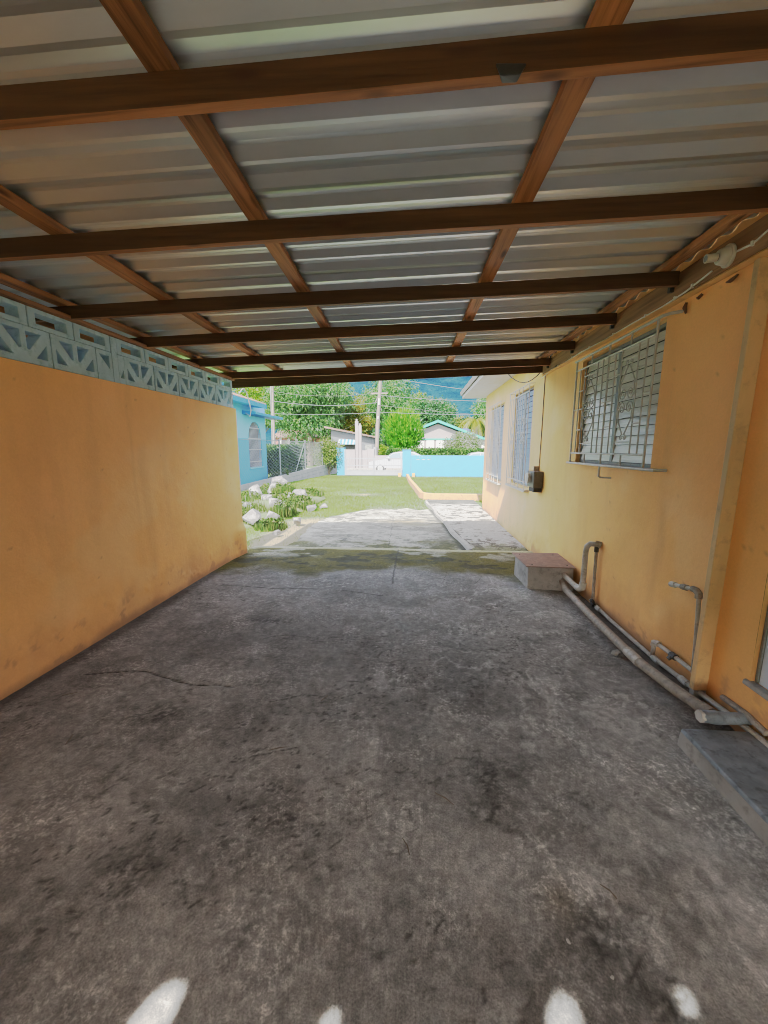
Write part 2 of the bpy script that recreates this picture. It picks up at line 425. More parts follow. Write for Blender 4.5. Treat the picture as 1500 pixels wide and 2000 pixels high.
# ================================================================== CARPORT FLOOR
def floor_colour(x, y):
    n1 = fbm(x*.8, y*.8, 3, 5); n2 = fbm(x*3, y*3, 21, 5); n3 = fbm(x*11, y*11, 41, 4); n4 = fbm(x*1.7+40, y*1.7, 61, 6, .62)
    nw = fbm(x*2.2, y*2.2, 5, 4)-.5
    base = .205 + .12*(n1-.5) + .14*(n2-.5) + .10*(n3-.5)
    base = base*(1-.15*sstep(3.6, 5.2, y)) * (1+.28*sstep(.2, 1.6, x)) * (1+.30*sstep(2.6, 1.0, y))  # near floor lightened, open end darkened in colour to even out the light
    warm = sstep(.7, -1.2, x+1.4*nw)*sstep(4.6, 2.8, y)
    c = np.stack([base*(1.0+.05*warm), base*(1.0), base*(1.0-.03*warm)], 1)
    def lay(col, a):
        nonlocal c
        a = np.clip(a, 0, 1)[:,None]; c = c*(1-a)+np.array(col)*a
    # pale scuffs and dust
    dust = sstep(.55, .64, fbm(x*1.7+40, y*1.7, 61, 8, .72))*(.35+.65*sstep(-.2, 1.0, x))*sstep(5.6, 4.0, y)
    lay((.40,.40,.39), .5*dust)
    rr = fbm(x*9+8, y*4, 77, 5, .65)
    pale = (blob(x,y,1.0,1.55,.16,.55,.35)+blob(x,y,.72,1.25,.15,.3,.5)+blob(x,y,1.15,1.1,.2,.2)+.8*blob(x,y,.0,1.43,.1,.12)
            +.8*blob(x,y,-.17,1.08,.03,.14,-.1)+.6*blob(x,y,-.2,1.8,.05,.2)+.6*blob(x,y,-1.1,1.4,.15,.1)+.7*blob(x,y,-.1,2.45,.2,.12)+.5*blob(x,y,.9,2.3,.4,.4))
    lay((.52,.52,.52), .85*np.clip(pale,0,1)*sstep(.44, .60, rr))
    lay((.20,.17,.13), .6*blob(x,y,.55,1.17,.08,.09)*sstep(.35,.6,rr))
    # dark damp blotches
    dk = sstep(.54, .62, fbm(x*2.1+9, y*2.1+3, 91, 7, .72))*sstep(4.9, 3.9, y)
    lay((.105,.098,.092), .42*dk)
    pits = sstep(.62, .70, fbm(x*26, y*34, 131, 5, .75))*sstep(.50,.66,fbm(x*1.6, y*1.6, 17, 4))
    lay((.040,.037,.034), .75*pits*sstep(5.2, 4.2, y))
    fl = sstep(.60, .72, fbm(x*19+5, y*24, 133, 5, .7))*sstep(.40,.62,fbm(x*1.3+7, y*1.3, 19, 4))
    lay((.36,.35,.34), .6*fl*sstep(5.2, 4.2, y))
    ve = np.abs(fbm(x*2.4+2, y*2.0, 137, 6, .6)-.5)
    lay((.44,.44,.44), .75*sstep(.030,.0,ve)*sstep(.43,.55,fbm(x*5,y*5,139,5))*sstep(-.5,.8,x)*sstep(5.0,4.2,y))
    ve2 = np.abs(fbm(x*1.7+12, y*2.2, 141, 6, .6)-.5)
    lay((.055,.048,.043), .6*sstep(.012,.0,ve2)*sstep(.45,.6,fbm(x*4,y*4,143,4))*sstep(4.6,4.0,y))
    dd = .5*fbm(x*11+3, y*13, 151, 5, .7)+.5*fbm(x*30+3, y*36, 153, 3, .7)
    spots = (blob(x,y,-1.57,2.0,.16,.09,.1)+blob(x,y,.37,1.63,.05,.12)+blob(x,y,.33,1.5,.08,.06)+.9*blob(x,y,.42,2.4,.05,.12)
             +.6*blob(x,y,-1.05,2.35,.14,.05,.2)+.5*blob(x,y,-1.3,2.6,.25,.1,.3)+.7*blob(x,y,.62,1.08,.13,.09)+.9*blob(x,y,.73,.93,.05,.1,.5)
             +.8*blob(x,y,-1.08,1.13,.1,.1)+.6*blob(x,y,.5,1.75,.15,.06)+.8*blob(x,y,-1.35,3.3,.22,.07)+.6*blob(x,y,-1.1,3.0,.08,.12))
    lay((.065,.062,.056), .55*np.clip(spots*1.4,0,1)*sstep(.46,.52,fbm(x*17+3, y*20, 157, 6, .75)))
    lay((.035,.036,.031), .65*np.clip(spots*1.3,0,1)*sstep(.51,.55,fbm(x*26+9, y*30, 159, 5, .78)))
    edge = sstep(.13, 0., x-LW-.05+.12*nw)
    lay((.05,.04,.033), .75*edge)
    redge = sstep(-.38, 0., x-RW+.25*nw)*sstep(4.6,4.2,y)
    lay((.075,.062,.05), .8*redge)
    # moss by the open end
    m1 = sstep(4.5, 4.95, y+.9*nw+.25*(n2-.5)-.25*blob(x,y,-.3,4.9,.8,1))
    mm = np.clip(1.3*blob(x,y,-1.7,5.2,1.0,.45)+1.0*blob(x,y,-.1,5.55,1.0,.25)+1.2*blob(x,y,1.05,5.25,.4,.45)+.3, 0, 1.1)
    lay((.072,.062,.006), m1*np.clip(.68+.4*(mm+.42)*sstep(.16,.42, n2),0,1)*.97)
    lay((.026,.025,.006), m1*mm*.8*sstep(.46,.60, fbm(x*4, y*6, 201, 5)))
    lay((.31,.31,.27), sstep(.5,.62, fbm(x*2.5, y*4, 211, 4))*sstep(5.3,5.6,y)*.55)
    lay((.36,.35,.22), sstep(5.9,5.98,y+.06*nw)*.85)
    # joint and cracks
    wig = .035*(fbm(x*5, y*5, 301, 3)-.5); wig2 = .035*(fbm(x*5+30, y*5, 311, 3)-.5)
    def crack(pts, w, a):
        lay((.02,.018,.016), a*sstep(w, w*.3, seg_dist(x+wig, y+wig2, pts)))
    crack([(-.26,6.0),(-.27,5.2),(-.26,4.4)], .014, .7)
    crack([(-2.35,4.2),(-1.6,4.12),(-.9,4.15),(-.35,4.0)], .012, .8)
    crack([(-2.35,2.35),(-2.0,2.42),(-1.75,2.36),(-1.5,2.28),(-1.2,2.3)], .007, .9)
    crack([(-1.3,2.95),(-1.1,3.05),(-.8,3.0)], .006, .6)
    crack([(-.95,2.15),(-.7,2.25),(-.5,2.2),(-.35,2.3)], .005, .7)
    crack([(-.85,1.72),(-.72,1.77),(-.62,1.8)], .006, .8)
    crack([(.65,4.35),(.85,4.75)], .006, .5); crack([(.35,4.5),(.42,4.9)], .006, .5)
    crack([(-.1,1.75),(.1,1.62)], .004, .6)
    for k in range(26):
        rk = random.Random(k*7+1); cx = rk.uniform(-2.2,1.3); cy = rk.uniform(.7,3.4); a = rk.uniform(-.5,.9); L = rk.uniform(.05,.22)
        lay((.03,.027,.025) if rk.random() < .6 else (.22,.22,.22), .6*sstep(.005,.0015, seg_dist(x+wig, y+wig2, [(cx,cy),(cx+L*math.cos(a),cy+L*math.sin(a))])))
    return np.clip(c, .012, .6)
def floor_height(x, y):
    h = .004*(fbm(x*3, y*3, 21, 5)-.5) + .003*(fbm(x*14+3, y*14, 151, 5)-.5) + .014*(fbm(x*.6,y*.6,401,3)-.5)
    h += .035*sstep(-.45, -.05, x-RW)*sstep(3.3, 2.9, y)*sstep(2.0,2.3,y)*fbm(x*6,y*6,411,4)   # silt beside the pipe
    h -= .05*sstep(6.04, 6.12, y)
    wig = .035*(fbm(x*5, y*5, 301, 3)-.5); wig2 = .035*(fbm(x*5+30, y*5, 311, 3)-.5)
    h -= .006*sstep(.01,.002, seg_dist(x+wig, y+wig2, [(-2.35,2.35),(-2.0,2.42),(-1.75,2.36),(-1.5,2.28),(-1.2,2.3)]))
    return h
us = np.linspace(-2.66, 1.95, 380)
vs_ = np.concatenate([np.linspace(-2.6, .55, 12), np.linspace(.565, 3.2, 230), np.linspace(3.22, 6.12, 130)])
def wob(y, x): return np.where(y > 5.9, .03*(fbm(x*1.2, x*0, 71, 4)-.5)*(y-5.9)/.22*3, 0)
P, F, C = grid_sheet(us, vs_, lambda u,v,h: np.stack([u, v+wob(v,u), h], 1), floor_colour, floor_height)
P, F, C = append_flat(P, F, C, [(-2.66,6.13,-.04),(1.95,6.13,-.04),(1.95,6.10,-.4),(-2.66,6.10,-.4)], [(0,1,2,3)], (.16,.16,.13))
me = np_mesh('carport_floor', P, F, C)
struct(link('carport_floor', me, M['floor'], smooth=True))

# ================================================================== LEFT WALL WITH BREEZE BLOCKS
def wall_colour(seed, streaks, ybase):
    def f(y, z):
        n1 = fbm(y*.9, z*.9, seed, 5); n2 = fbm(y*4, z*4, seed+7, 5); n3 = fbm(y*16, z*16, seed+11, 3)
        base = np.array([.87,.45,.155])
        k = 1+.16*(n1-.5)+.10*(n2-.5)+.05*(n3-.5)
        c = base[None,:]*k[:,None]
        c[:,2] *= 1+.5*(n1-.5)
        def lay(col, a):
            nonlocal c
            a = np.clip(a,0,1)[:,None]; c = c*(1-a)+np.array(col)*a
        vst = fbm(y*7, z*.8, seed+23, 4)
        lay((.62,.33,.13), .22*sstep(.52,.72,vst))
        lay((.86,.56,.27), .35*sstep(.58,.75,fbm(y*1.5,z*1.5,seed+29,4)))
        for (yy, z0, z1, w, a) in streaks:
            d = np.abs(y-yy-.05*(fbm(z*2,z*0+yy,seed+31,3)-.5)*2)
            lay((.42,.21,.07), a*sstep(w, w*.2, d)*sstep(z0-.15,z0+.1,z)*sstep(z1+.1,z1-.1,z)*(.45+.55*fbm(y*12,z*5,seed+37,3)))
        zb = z-ybase(y)
        lay((.52,.26,.10), .55*sstep(.42,.0, zb+.35*(n2-.5)))
        lay((.30,.155,.08), .8*sstep(.10,.0, zb+.12*(n2-.5)))
        flake = sstep(.64,.70, fbm(y*9,z*9,seed+43,5))*sstep(.42,.05,zb)
        lay((.38,.20,.10), .7*flake)
        specks = sstep(.88,.93, fbm(y*19,z*19,seed+47,2))
        lay((.34,.17,.07), .45*specks)
        return np.clip(c, .02, .9)
    return f
def wall_relief(seed, base=0):
    def f(y, z): return .009*(fbm(y*1.2,z*1.2,seed,4)-.5)+.0035*(fbm(y*6,z*6,seed+3,4)-.5)+.004*sstep(.6,.7,fbm(y*9,z*9,seed+43,5))*sstep(.5,.1,z)
    return f
bw = empty('boundary_wall', 'long orange painted wall under pale blue pierced blocks on the left of the carport', 'wall')
us = np.linspace(-2.6, 5.62, 260); us = np.concatenate([np.linspace(-2.6,1.7,25), np.linspace(1.72,5.62,230)])
zs = np.concatenate([np.linspace(-.12, .6, 50), np.linspace(.615, 2.176, 90)])
col = wall_colour(500, [(3.55,.35,1.6,.09,.22),(3.42,.9,2.1,.03,.2),(4.3,.1,.5,.2,.25),(2.4,.1,.4,.25,.3)], lambda y: 0*y)
P, F, C = grid_sheet(us, zs, lambda u,v,h: np.stack([LW+h+.045*sstep(.5,.35,v)*sstep(5.2,5.6,u), u, v], 1), col, wall_relief(520))
X0 = LW-.15; oc = (.78,.44,.16)
e0 = len(us)-1; nz = len(zs)
# end face: follows the end column of the sheet so that it closes without a gap
endc = P[e0*nz:(e0+1)*nz]
endv = [tuple(p) for p in endc] + [(X0, p[1], p[2]) for p in endc]
endf = [(i, nz+i, nz+i+1, i+1) for i in range(nz-1)]
P, F, C = append_flat(P, F, C, endv, endf, oc)
P, F, C = append_flat(P, F, C, [(LW,-2.6,2.176),(LW,5.62,2.176),(X0,5.62,2.176),(X0,-2.6,2.176)], [(0,1,2,3)], oc)
P, F, C = append_flat(P, F, C, [(X0,-2.6,-.12),(X0,5.62,-.12),(X0,5.62,2.176),(X0,-2.6,2.176)], [(0,1,2,3)], (.4,.38,.35))
link('masonry', np_mesh('masonry', P, F, C), M['wall'], bw, smooth=True)

BX = LW-.012                    # block faces sit a little behind the paint
def block_place(y0): return lambda u, v, w: (BX-w, y0+u, 2.178+v)
fw, fh = .398, .246
def fan_holes(w, h):
    A = [(.034,.045),(.118,.045),(.034,.145)]
    B = [(.066,.212),(.178,.212),(.178,.098),(.163,.092)]
    return [A, B, [(w-p[0], p[1]) for p in reversed(B)], [(w-p[0], p[1]) for p in reversed(A)]]
b = MB().prism([(0,0),(fw,0),(fw,fh),(0,fh)], fan_holes(fw,fh), lambda u,v,w: (-w,u,v), .10)
fan0 = b.build('fan_block', M['breeze'], bw, bevel=.004); fan0['kind_note'] = ''
del fan0['kind_note']
ys = [2.953-.2-.405*k for k in range(6)] + [3.666-.2+.4075*k for k in range(5)]
for i, y0 in enumerate(ys):
    o = fan0 if i == 0 else fan0.copy()
    if i: COL.objects.link(o); o.parent = bw
    o.location = (BX, y0, 2.180)
# half blocks beside the post, and the post itself
for y0, w in ((3.156,.165),(3.392,.072),(5.502,.068)):
    hl = [[(.03,.21),(w-.03,.21),(w-.03,.10)]] if w > .1 else [[(.014,.05),(w-.014,.05),(w-.014,.12)]]
    MB().prism([(0,0),(w,0),(w,fh),(0,fh)], hl, block_place(y0), .10).build('half_fan_block', M['breeze'], bw, bevel=.003)
MB().box(BX-.10, BX+.004, 3.323, 3.389, 2.179, 2.56).build('block_post', M['breeze'], bw, bevel=.004, jitter=.002)
rw_, rh_ = .355, .136
b = MB().prism([(0,0),(rw_,0),(rw_,rh_),(0,rh_)], [[(.055,.035),(rw_-.055,.035),(rw_-.055,.105),(.055,.105)]], lambda u,v,w: (-w,u,v), .10)
rc0 = b.build('slot_block', M['breeze'], bw, bevel=.004)
for i, yc in enumerate([3.14-.362*k for k in range(7)] + [3.572+.3645*k for k in range(6)]):
    o = rc0 if i == 0 else rc0.copy()
    if i: COL.objects.link(o); o.parent = bw
    o.location = (BX, yc-rw_/2, 2.428)
# neighbour's grey wall glimpsed through the block holes
nb = MB().box(-3.7,-3.55,-2.6,5.0,-.1,2.95).build('outbuilding_wall', M['pale_wall'])
tag(nb, 'plain pale outbuilding wall glimpsed through the pierced blue blocks', 'wall')

# ================================================================== CARPORT ROOF
roof = empty('carport_roof', 'brown timber framed carport roof with ribbed zinc sheets overhead', 'roof')
# ribbed sheet, ribs run across the carport
def rib_profile(y0, y1, pitch=.168):
    out = []; y = y0
    while y < y1:
        out += [(y,.0),(y+.022,.0),(y+.098,.028),(y+.122,.028)]
        y += pitch
    return out
holes_xy = [(-1.48,-1.71,.042,.048),(-.985,-1.712,.019,.015),(-.335,-1.685,.038,.032),(.03,-1.64,.018,.015)]  # unseen holes added in the sheet to throw sun patches on the floor
prof = rib_profile(-2.6, 6.02)
_p = []
for a_, b2 in zip(prof[:-1], prof[1:]):
    _p.append(a_)
    if -1.95 < a_[0] < -1.45:
        k_ = max(1, int((b2[0]-a_[0])/.008))
        _p += [(a_[0]+(b2[0]-a_[0])*q/k_, a_[1]+(b2[1]-a_[1])*q/k_) for q in range(1, k_)]
prof = _p+[prof[-1]]
xs = np.concatenate([np.linspace(-3.25,-1.75,8), np.linspace(-1.7,.3,201), np.linspace(.35,1.835,8)])
def sheet_span(xa, xb, lift, name):
    xx = xs[(xs >= xa-1e-6) & (xs <= xb+1e-6)]
    v = []; f = []
    for x in xx:
        for (y, z) in prof: v.append((x, y+SK*x, rz(x)+.134+z+lift))
    n = len(prof)
    for i in range(len(xx)-1):
        for j in range(n-1):
            cx = (xx[i]+xx[i+1])/2; cy = (prof[j][0]+prof[j+1][0])/2
            if any((((cx-hx)-.25*(cy-hy))/rx)**2+((cy-hy)/ry)**2 < .3+1.4*float(fbm(np.array([cx*30]),np.array([cy*30]),55,4)[0]) for hx,hy,rx,ry in holes_xy if abs(cx-hx) < .3 and abs(cy-hy) < .3): continue
            f.append((i*n+j, (i+1)*n+j, (i+1)*n+j+1, i*n+j+1))
    return v, f
SPAN = sheet_span(-3.25, 1.835, 0, '')
cuts = [-2.6,-.9,.55,1.95,3.40,4.75,6.1]
for k_ in range(6):
    vv = [(p_[0], p_[1], p_[2]+.004*(k_ % 2)) for p_ in SPAN[0]]; ff = SPAN[1]
    lo_, hi_ = cuts[k_]-(.03 if k_ else 0), cuts[k_+1]
    ff = [q for q in ff if lo_ <= sum(vv[i_][1]-SK*vv[i_][0] for i_ in q)/4 <= hi_]
    used = sorted({i_ for q in ff for i_ in q}); mp_ = {o_: n_ for n_, o_ in enumerate(used)}
    o = MB().add([vv[i_] for i_ in used], [tuple(mp_[i_] for i_ in q) for q in ff]).build('roof_sheet', M['sheet'], roof, fix=False)
    so = o.modifiers.new('thick', 'SOLIDIFY'); so.thickness = .0012
# finer facets near the sun holes come from subdividing those few ribs
raft_y = [-.36, .49, 1.338, 2.118, 3.012, 3.845, 4.77, 5.60]
for ry in raft_y:
    xa, xb = -3.1, 1.795
    mb = MB(); n = 14; h = .094; w = .038
    vs = []
    wv = random.uniform(0,9)
    for i in range(n+1):
        x = xa+(xb-xa)*i/n; yy = ry+SK*x+.004*math.sin(x*1.3+wv); z = rz(x)+.003*math.sin(x*1.7+wv*2)
        vs += [(x,yy-w/2,z),(x,yy+w/2,z),(x,yy+w/2,z+h),(x,yy-w/2,z+h)]
    fs = [(i*4+k, i*4+(k+1)%4, i*4+4+(k+1)%4, i*4+4+k) for i in range(n) for k in range(4)]+[(3,2,1,0),(n*4,n*4+1,n*4+2,n*4+3)]
    mb.add(vs, fs); o = mb.build('rafter', M['wood_x'], roof, bevel=.003); o.data.materials.append(M['wood_shade'])
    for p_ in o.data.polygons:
        if abs(p_.normal.y) > .7: p_.material_index = 1  # side faces take the shade-darkened wood
# chipped dark knot in the underside of the nearest rafter
MB().hexa([(.225,1.312,2.655),(.285,1.314,2.658),(.28,1.350,2.662),(.238,1.348,2.662),(.21,1.3155,2.69),(.30,1.3155,2.685),(.29,1.350,2.68),(.232,1.350,2.68)]).build('knot', M['black'], roof, bevel=.004, jitter=.002)
for (x, w, dr) in ((-1.80,.085,-.035),(-.745,.085,-.035),(.535,.088,-.017),(1.70,.075,0),(-2.70,.09,0)):
    mb = MB(); n = 24; vs = []
    for i in range(n+1):
        y = -2.4+8.38*i/n; xx = x+dr*y+.004*math.sin(y*1.1+x); z = rz(xx)+.0945
        vs += [(xx-w/2,y,z),(xx+w/2,y,z),(xx+w/2,y,z+.038),(xx-w/2,y,z+.038)]
    fs = [(i*4+k, i*4+(k+1)%4, i*4+4+(k+1)%4, i*4+4+k) for i in range(n) for k in range(4)]+[(3,2,1,0),(n*4,n*4+1,n*4+2,n*4+3)]
    mb.add(vs, fs); mb.build('purlin', M['wood_y'], roof, bevel=.003)
# fascia across the open end
mb = MB(); vs = []
for x in (-2.95,-1.5,0,1.9):
    zb = 2.622+.037*x; y = 5.965+SK*x*.6
    vs += [(x,y,zb),(x,y+.034,zb),(x,y+.034,zb+.135),(x,y,zb+.135)]
fs = [(i*4+k, i*4+(k+1)%4, i*4+4+(k+1)%4, i*4+4+k) for i in range(3) for k in range(4)]+[(3,2,1,0),(12,13,14,15)]
mb.add(vs, fs); mb.build('fascia_board', M['wood_shade'], roof, bevel=.003)
MB().box(-3.20,-3.165,-2.5,5.95,2.50,2.69).build('eave_board', M['wood_y'], roof, bevel=.003)
# plate on the block wall, ledger on the house
MB().hexa([(-2.72,-2.5,2.566),(-2.635,-2.5,2.566),(-2.635,5.6,2.566),(-2.72,5.6,2.566),(-2.72,-2.5,2.60),(-2.635,-2.5,2.60),(-2.635,5.6,2.60),(-2.72,5.6,2.60)]).build('wall_plate', M['wood_y'], roof, bevel=.003)
mb = MB().hexa([(1.797,-2.5,2.60),(1.838,-2.5,2.60),(1.838,5.95,2.655),(1.797,5.95,2.655),(1.797,-2.5,2.80),(1.838,-2.5,2.80),(1.838,5.95,2.80),(1.797,5.95,2.80)])
mb.build('ledger_board', M['ledger'], roof, bevel=.003)
for ry in raft_y[2:]:
    y = ry+SK*1.79
    MB().box(1.768,1.7965,y+.024,y+.052,2.69,2.735).build('pocket_shade', M['black'], roof)  # black block painting in the dark pocket beside the rafter end
mb = MB()
mb.hexa([(1.775,-2.5,2.575),(1.839,-2.5,2.575),(1.839,5.93,2.63),(1.775,5.93,2.63),(1.797,-2.5,2.597),(1.839,-2.5,2.597),(1.839,5.93,2.652),(1.797,5.93,2.652)])
mb.build('plaster_fillet', M['orange'], roof, bevel=.004)

# ================================================================== ORANGE HOUSE
house = empty('bungalow', 'orange rendered bungalow with grilled louvre windows along the right side', 'house')
openings = [(3.20,4.655,1.441,2.55),(6.47,7.66,.955,2.59),(8.53,9.85,.885,2.56),(.95,2.085,.34,2.3)]   # y0 y1 z0 z1 (last one is the doorway)
gy = set(np.round(np.concatenate([np.linspace(-2.6,1.0,16), np.linspace(1.0,6.4,230), np.linspace(6.4,10.72,110)]),4))
gz = set(np.round(np.concatenate([np.linspace(-.14,.6,46), np.linspace(.6,2.96,110)]),4))
for (a,b_,c_,d_) in openings: gy |= {a,b_}; gz |= {c_,d_}
gy = np.array(sorted(gy)); gz = np.array(sorted(gz))
def sk(y, z):
    k = np.zeros(len(y), bool)
    for (a,b_,c_,d_) in openings: k |= (y>a)&(y<b_)&(z>c_)&(z<d_)
    return k
hb = lambda y: np.where(y > 6.1, -.05, 0.03)
hcol = wall_colour(700, [(2.7,.1,.5,.25,.5),(4.0,.1,.4,.2,.35),(3.0,.5,1.2,.05,.25),(2.95,.8,1.0,.04,.3)], hb)
P, F, C = grid_sheet(gy, gz, lambda u,v,h: np.stack([RW-h, u, v], 1), hcol, wall_relief(720), sk)
for (a,b_,c_,d_) in openings:
    dpt = .11
    X1 = RW+dpt; p = [(RW,a,c_),(RW,b_,c_),(RW,b_,d_),(RW,a,d_)]; q = [(X1,)+t[1:] for t in p]
    P, F, C = append_flat(P, F, C, p+q, [(0,1,5,4),(1,2,6,5),(2,3,7,6),(3,0,4,7)], (.78,.43,.16))
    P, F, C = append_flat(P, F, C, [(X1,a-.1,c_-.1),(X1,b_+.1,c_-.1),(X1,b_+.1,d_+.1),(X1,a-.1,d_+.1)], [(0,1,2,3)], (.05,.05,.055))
P, F, C = append_flat(P, F, C, [(RW,10.72,-.14),(8.5,10.72,-.14),(8.5,10.72,2.96),(RW,10.72,2.96)], [(0,1,2,3)], oc)
P, F, C = append_flat(P, F, C, [(8.5,10.72,-.14),(8.5,-2.6,-.14),(8.5,-2.6,2.96),(8.5,10.72,2.96)], [(0,1,2,3)], oc)
P, F, C = append_flat(P, F, C, [(8.5,-2.6,-.14),(RW,-2.6,-.14),(RW,-2.6,2.96),(8.5,-2.6,2.96)], [(0,1,2,3)], oc)
link('wall', np_mesh('wall', P, F, C), M['wall'], house, smooth=False)
# roof: soffit, fascia, shingles
ex, ey = 1.27, 11.05
mb = MB().add([(ex,-2.9,2.962),(9,-2.9,2.962),(9,ey,2.962),(ex,ey,2.962)], [(0,1,2,3)])
rf = MB().add([(ex-.06,-2.9,3.032),(9.1,-2.9,3.032),(9.1,ey+.06,3.032),(ex-.06,ey+.06,3.032),(5.1,.5,4.7),(5.1,7.4,4.7)], [(0,4,5,3),(3,5,2),(2,5,4,1),(1,4,0)]).build('roof', M['roof_grey'], house)
sl = rf.modifiers.new('thick','SOLIDIFY'); sl.thickness = .10; sl.offset = 1
mb.build('soffit', M['soffit'], rf, fix=False)
MB().box(ex-.02,ex,-2.9,ey,2.955,3.03).box(ex-.02,9.1,ey,ey+.02,2.955,3.03).build('fascia', M['soffit'], rf)

def louvre_panel(y0, y1, z0, z1, n, parent, m):
    mb = MB(); p = (z1-z0)/n
    for k in range(n):
        za = z0+k*p; t = random.uniform(-.003,.003)
        mb.hexa([(1.886+t,y0,za-.004),(1.890+t,y0,za-.004),(1.890+t,y1,za-.004),(1.886+t,y1,za-.004),
                 (1.903+t,y0,za+p-.007),(1.907+t,y0,za+p-.007),(1.907+t,y1,za+p-.007),(1.903+t,y1,za+p-.007)])
    return mb.build('louvre_panel', m, parent, fix=False)
def window(y0, y1, z0, z1, n, gfun, sm):
    w = MB().box(1.886,1.945,y0+.001,y0+.028,z0+.03,z1-.001).box(1.886,1.945,y1-.028,y1-.001,z0+.03,z1-.001)\
        .box(1.886,1.945,y0+.001,y1-.001,z1-.03,z1-.002).box(1.886,1.945,y0+.001,y1-.001,z0+.002,z0+.03)
    ym = (y0+y1)/2
    w.box(1.880,1.95,ym-.022,ym+.022,z0+.03,z1-.03)
    o = w.build('window', M['meter'], house)
    louvre_panel(y0+.032, ym-.025, z0+.04, z1-.04, n, o, sm); louvre_panel(ym+.025, y1-.032, z0+.04, z1-.04, n, o, sm)
    gfun(y0,y1,z0,z1).build('grille', M['white_grille'], o, smooth=True)
    return o
GX = 1.765
def spiral(mb, cy, cz, r0, a0, turns, sgn, rad=.0055):
    pts = []
    for i in range(19):
        t = i/18; a = a0+sgn*turns*2*math.pi*t; r = r0*(1-.82*t)
        pts.append((GX, cy+r*math.cos(a), cz+r*math.sin(a)))
    mb.tube(pts, rad, 5)
def scroll(mb, cy, zt, zb, hw):
    zm = (zt+zb)/2; r = .058*hw/.125
    mb.tube([(GX,cy-.012,zt-.06),(GX,cy-hw*.92,zm+.16),(GX,cy-hw,zm+.07)], .006, 5); mb.tube([(GX,cy+.012,zt-.06),(GX,cy+hw*.92,zm+.16),(GX,cy+hw,zm+.07)], .006, 5)
    mb.tube([(GX,cy-.012,zb+.06),(GX,cy-hw*.92,zm-.16),(GX,cy-hw,zm-.07)], .006, 5); mb.tube([(GX,cy+.012,zb+.06),(GX,cy+hw*.92,zm-.16),(GX,cy+hw,zm-.07)], .006, 5)
    for s in (-1,1):
        spiral(mb, cy+s*hw*.52, zm+.062, hw*.5, 0 if s>0 else math.pi, 1.5, -s)
        spiral(mb, cy+s*hw*.52, zm-.062, hw*.5, 0 if s>0 else math.pi, 1.5, s)
        spiral(mb, cy+s*.026, zt-.035, .026, -math.pi/2, .9, s, .005)
        spiral(mb, cy+s*.026, zb+.035, .026, math.pi/2, .9, -s, .005)
def rod(mb, a, b_, r=.0075): mb.tube([a,b_], r, 6)
def kitchen_grille(y0,y1,z0,z1):
    mb = MB()
    for y in (4.615,3.885,3.172): rod(mb, (GX,y,1.444),(GX,y,2.545), .0095)
    for y in (4.39,4.10,3.99,3.76,3.65,3.39,3.28): rod(mb, (GX,y,1.549),(GX,y,2.44), .0065)
    for y in (4.245,3.52): rod(mb, (GX,y,2.44),(GX,y,2.545)); rod(mb, (GX,y,1.444),(GX,y,1.549))
    mb.tube([(GX,4.66,2.546),(GX,3.12,2.546),(GX+.02,3.07,2.545),(RW+.005,3.03,2.545)], .0115, 8)
    rod(mb, (GX,4.615,2.44),(GX,3.172,2.44),.0085); rod(mb, (GX,4.615,1.549),(GX,3.172,1.549),.0085)
    mb.tube([(RW,4.72,1.440),(GX,4.70,1.440),(GX,3.02,1.440),(RW+.005,3.0,1.440)], .012, 8)
    mb.tube([(GX,3.885,1.444),(GX,3.89,1.335),(GX+.01,3.88,1.325),(RW+.004,3.80,1.325)], .009, 6)
    for (a,c_,z) in ((4.615,4.39,2.02),(4.50,4.39,2.21),(4.50,4.39,1.80),(4.39,4.10,2.348),(4.39,4.10,1.655),(4.10,3.99,2.22),(4.10,3.99,1.79),
                     (3.99,3.76,2.03),(3.885,3.65,2.24),(3.885,3.76,1.80),(3.65,3.39,2.348),(3.65,3.39,1.655),(3.39,3.28,2.24),(3.39,3.28,1.80),(3.28,3.172,2.03)):
        rod(mb, (GX,a,z),(GX,c_,z), .006)
    rod(mb, (GX,4.50,1.549),(GX,4.50,2.44), .0065)
    scroll(mb, 4.245, 2.348, 1.655, .125); scroll(mb, 3.52, 2.348, 1.655, .112)
    return mb
def tall_grille(y0,y1,z0,z1):
    mb = MB(); W = y1-y0; n = 10
    for i in range(n+1):
        y = y0-.03+(W+.06)*i/n
        full = i in (0,3,5,7,n)
        rod(mb, (GX,y,z0-.03 if full else z0+.10),(GX,y,z1+.02 if full else z1-.10), .0075 if full else .0055)
    for z in (z0-.03,z0+.10,z1-.10,z1+.02): rod(mb, (GX,y0-.06,z),(GX,y1+.06,z), .0075)
    zm = (z0+z1)/2
    for i,z in ((0,zm+.3),(2,zm-.35),(4,zm+.1),(6,zm-.2),(8,zm+.35),(9,zm-.1),(1,zm),(7,zm+.5),(3,zm-.5)):
        rod(mb, (GX,y0-.03+(W+.06)*i/n,z),(GX,y0-.03+(W+.06)*(i+1)/n,z), .006)
    scroll(mb, y0+W*.21, zm+.35, zm-.35, .11); scroll(mb, y0+W*.79, zm+.35, zm-.35, .11)
    for y in (y0-.06,y1+.06):
        for z in (z0-.03,z1+.02): rod(mb, (GX,y,z),(RW+.004,y,z), .008)
    mb.box(GX-.01,RW-.001,y0-.06,y1+.06,z0-.06,z0-.042)
    return mb
window(*openings[0], 13, kitchen_grille, M['slat']); window(*openings[1], 18, tall_grille, M['slat_sky']); window(*openings[2], 18, tall_grille, M['slat_sky'])
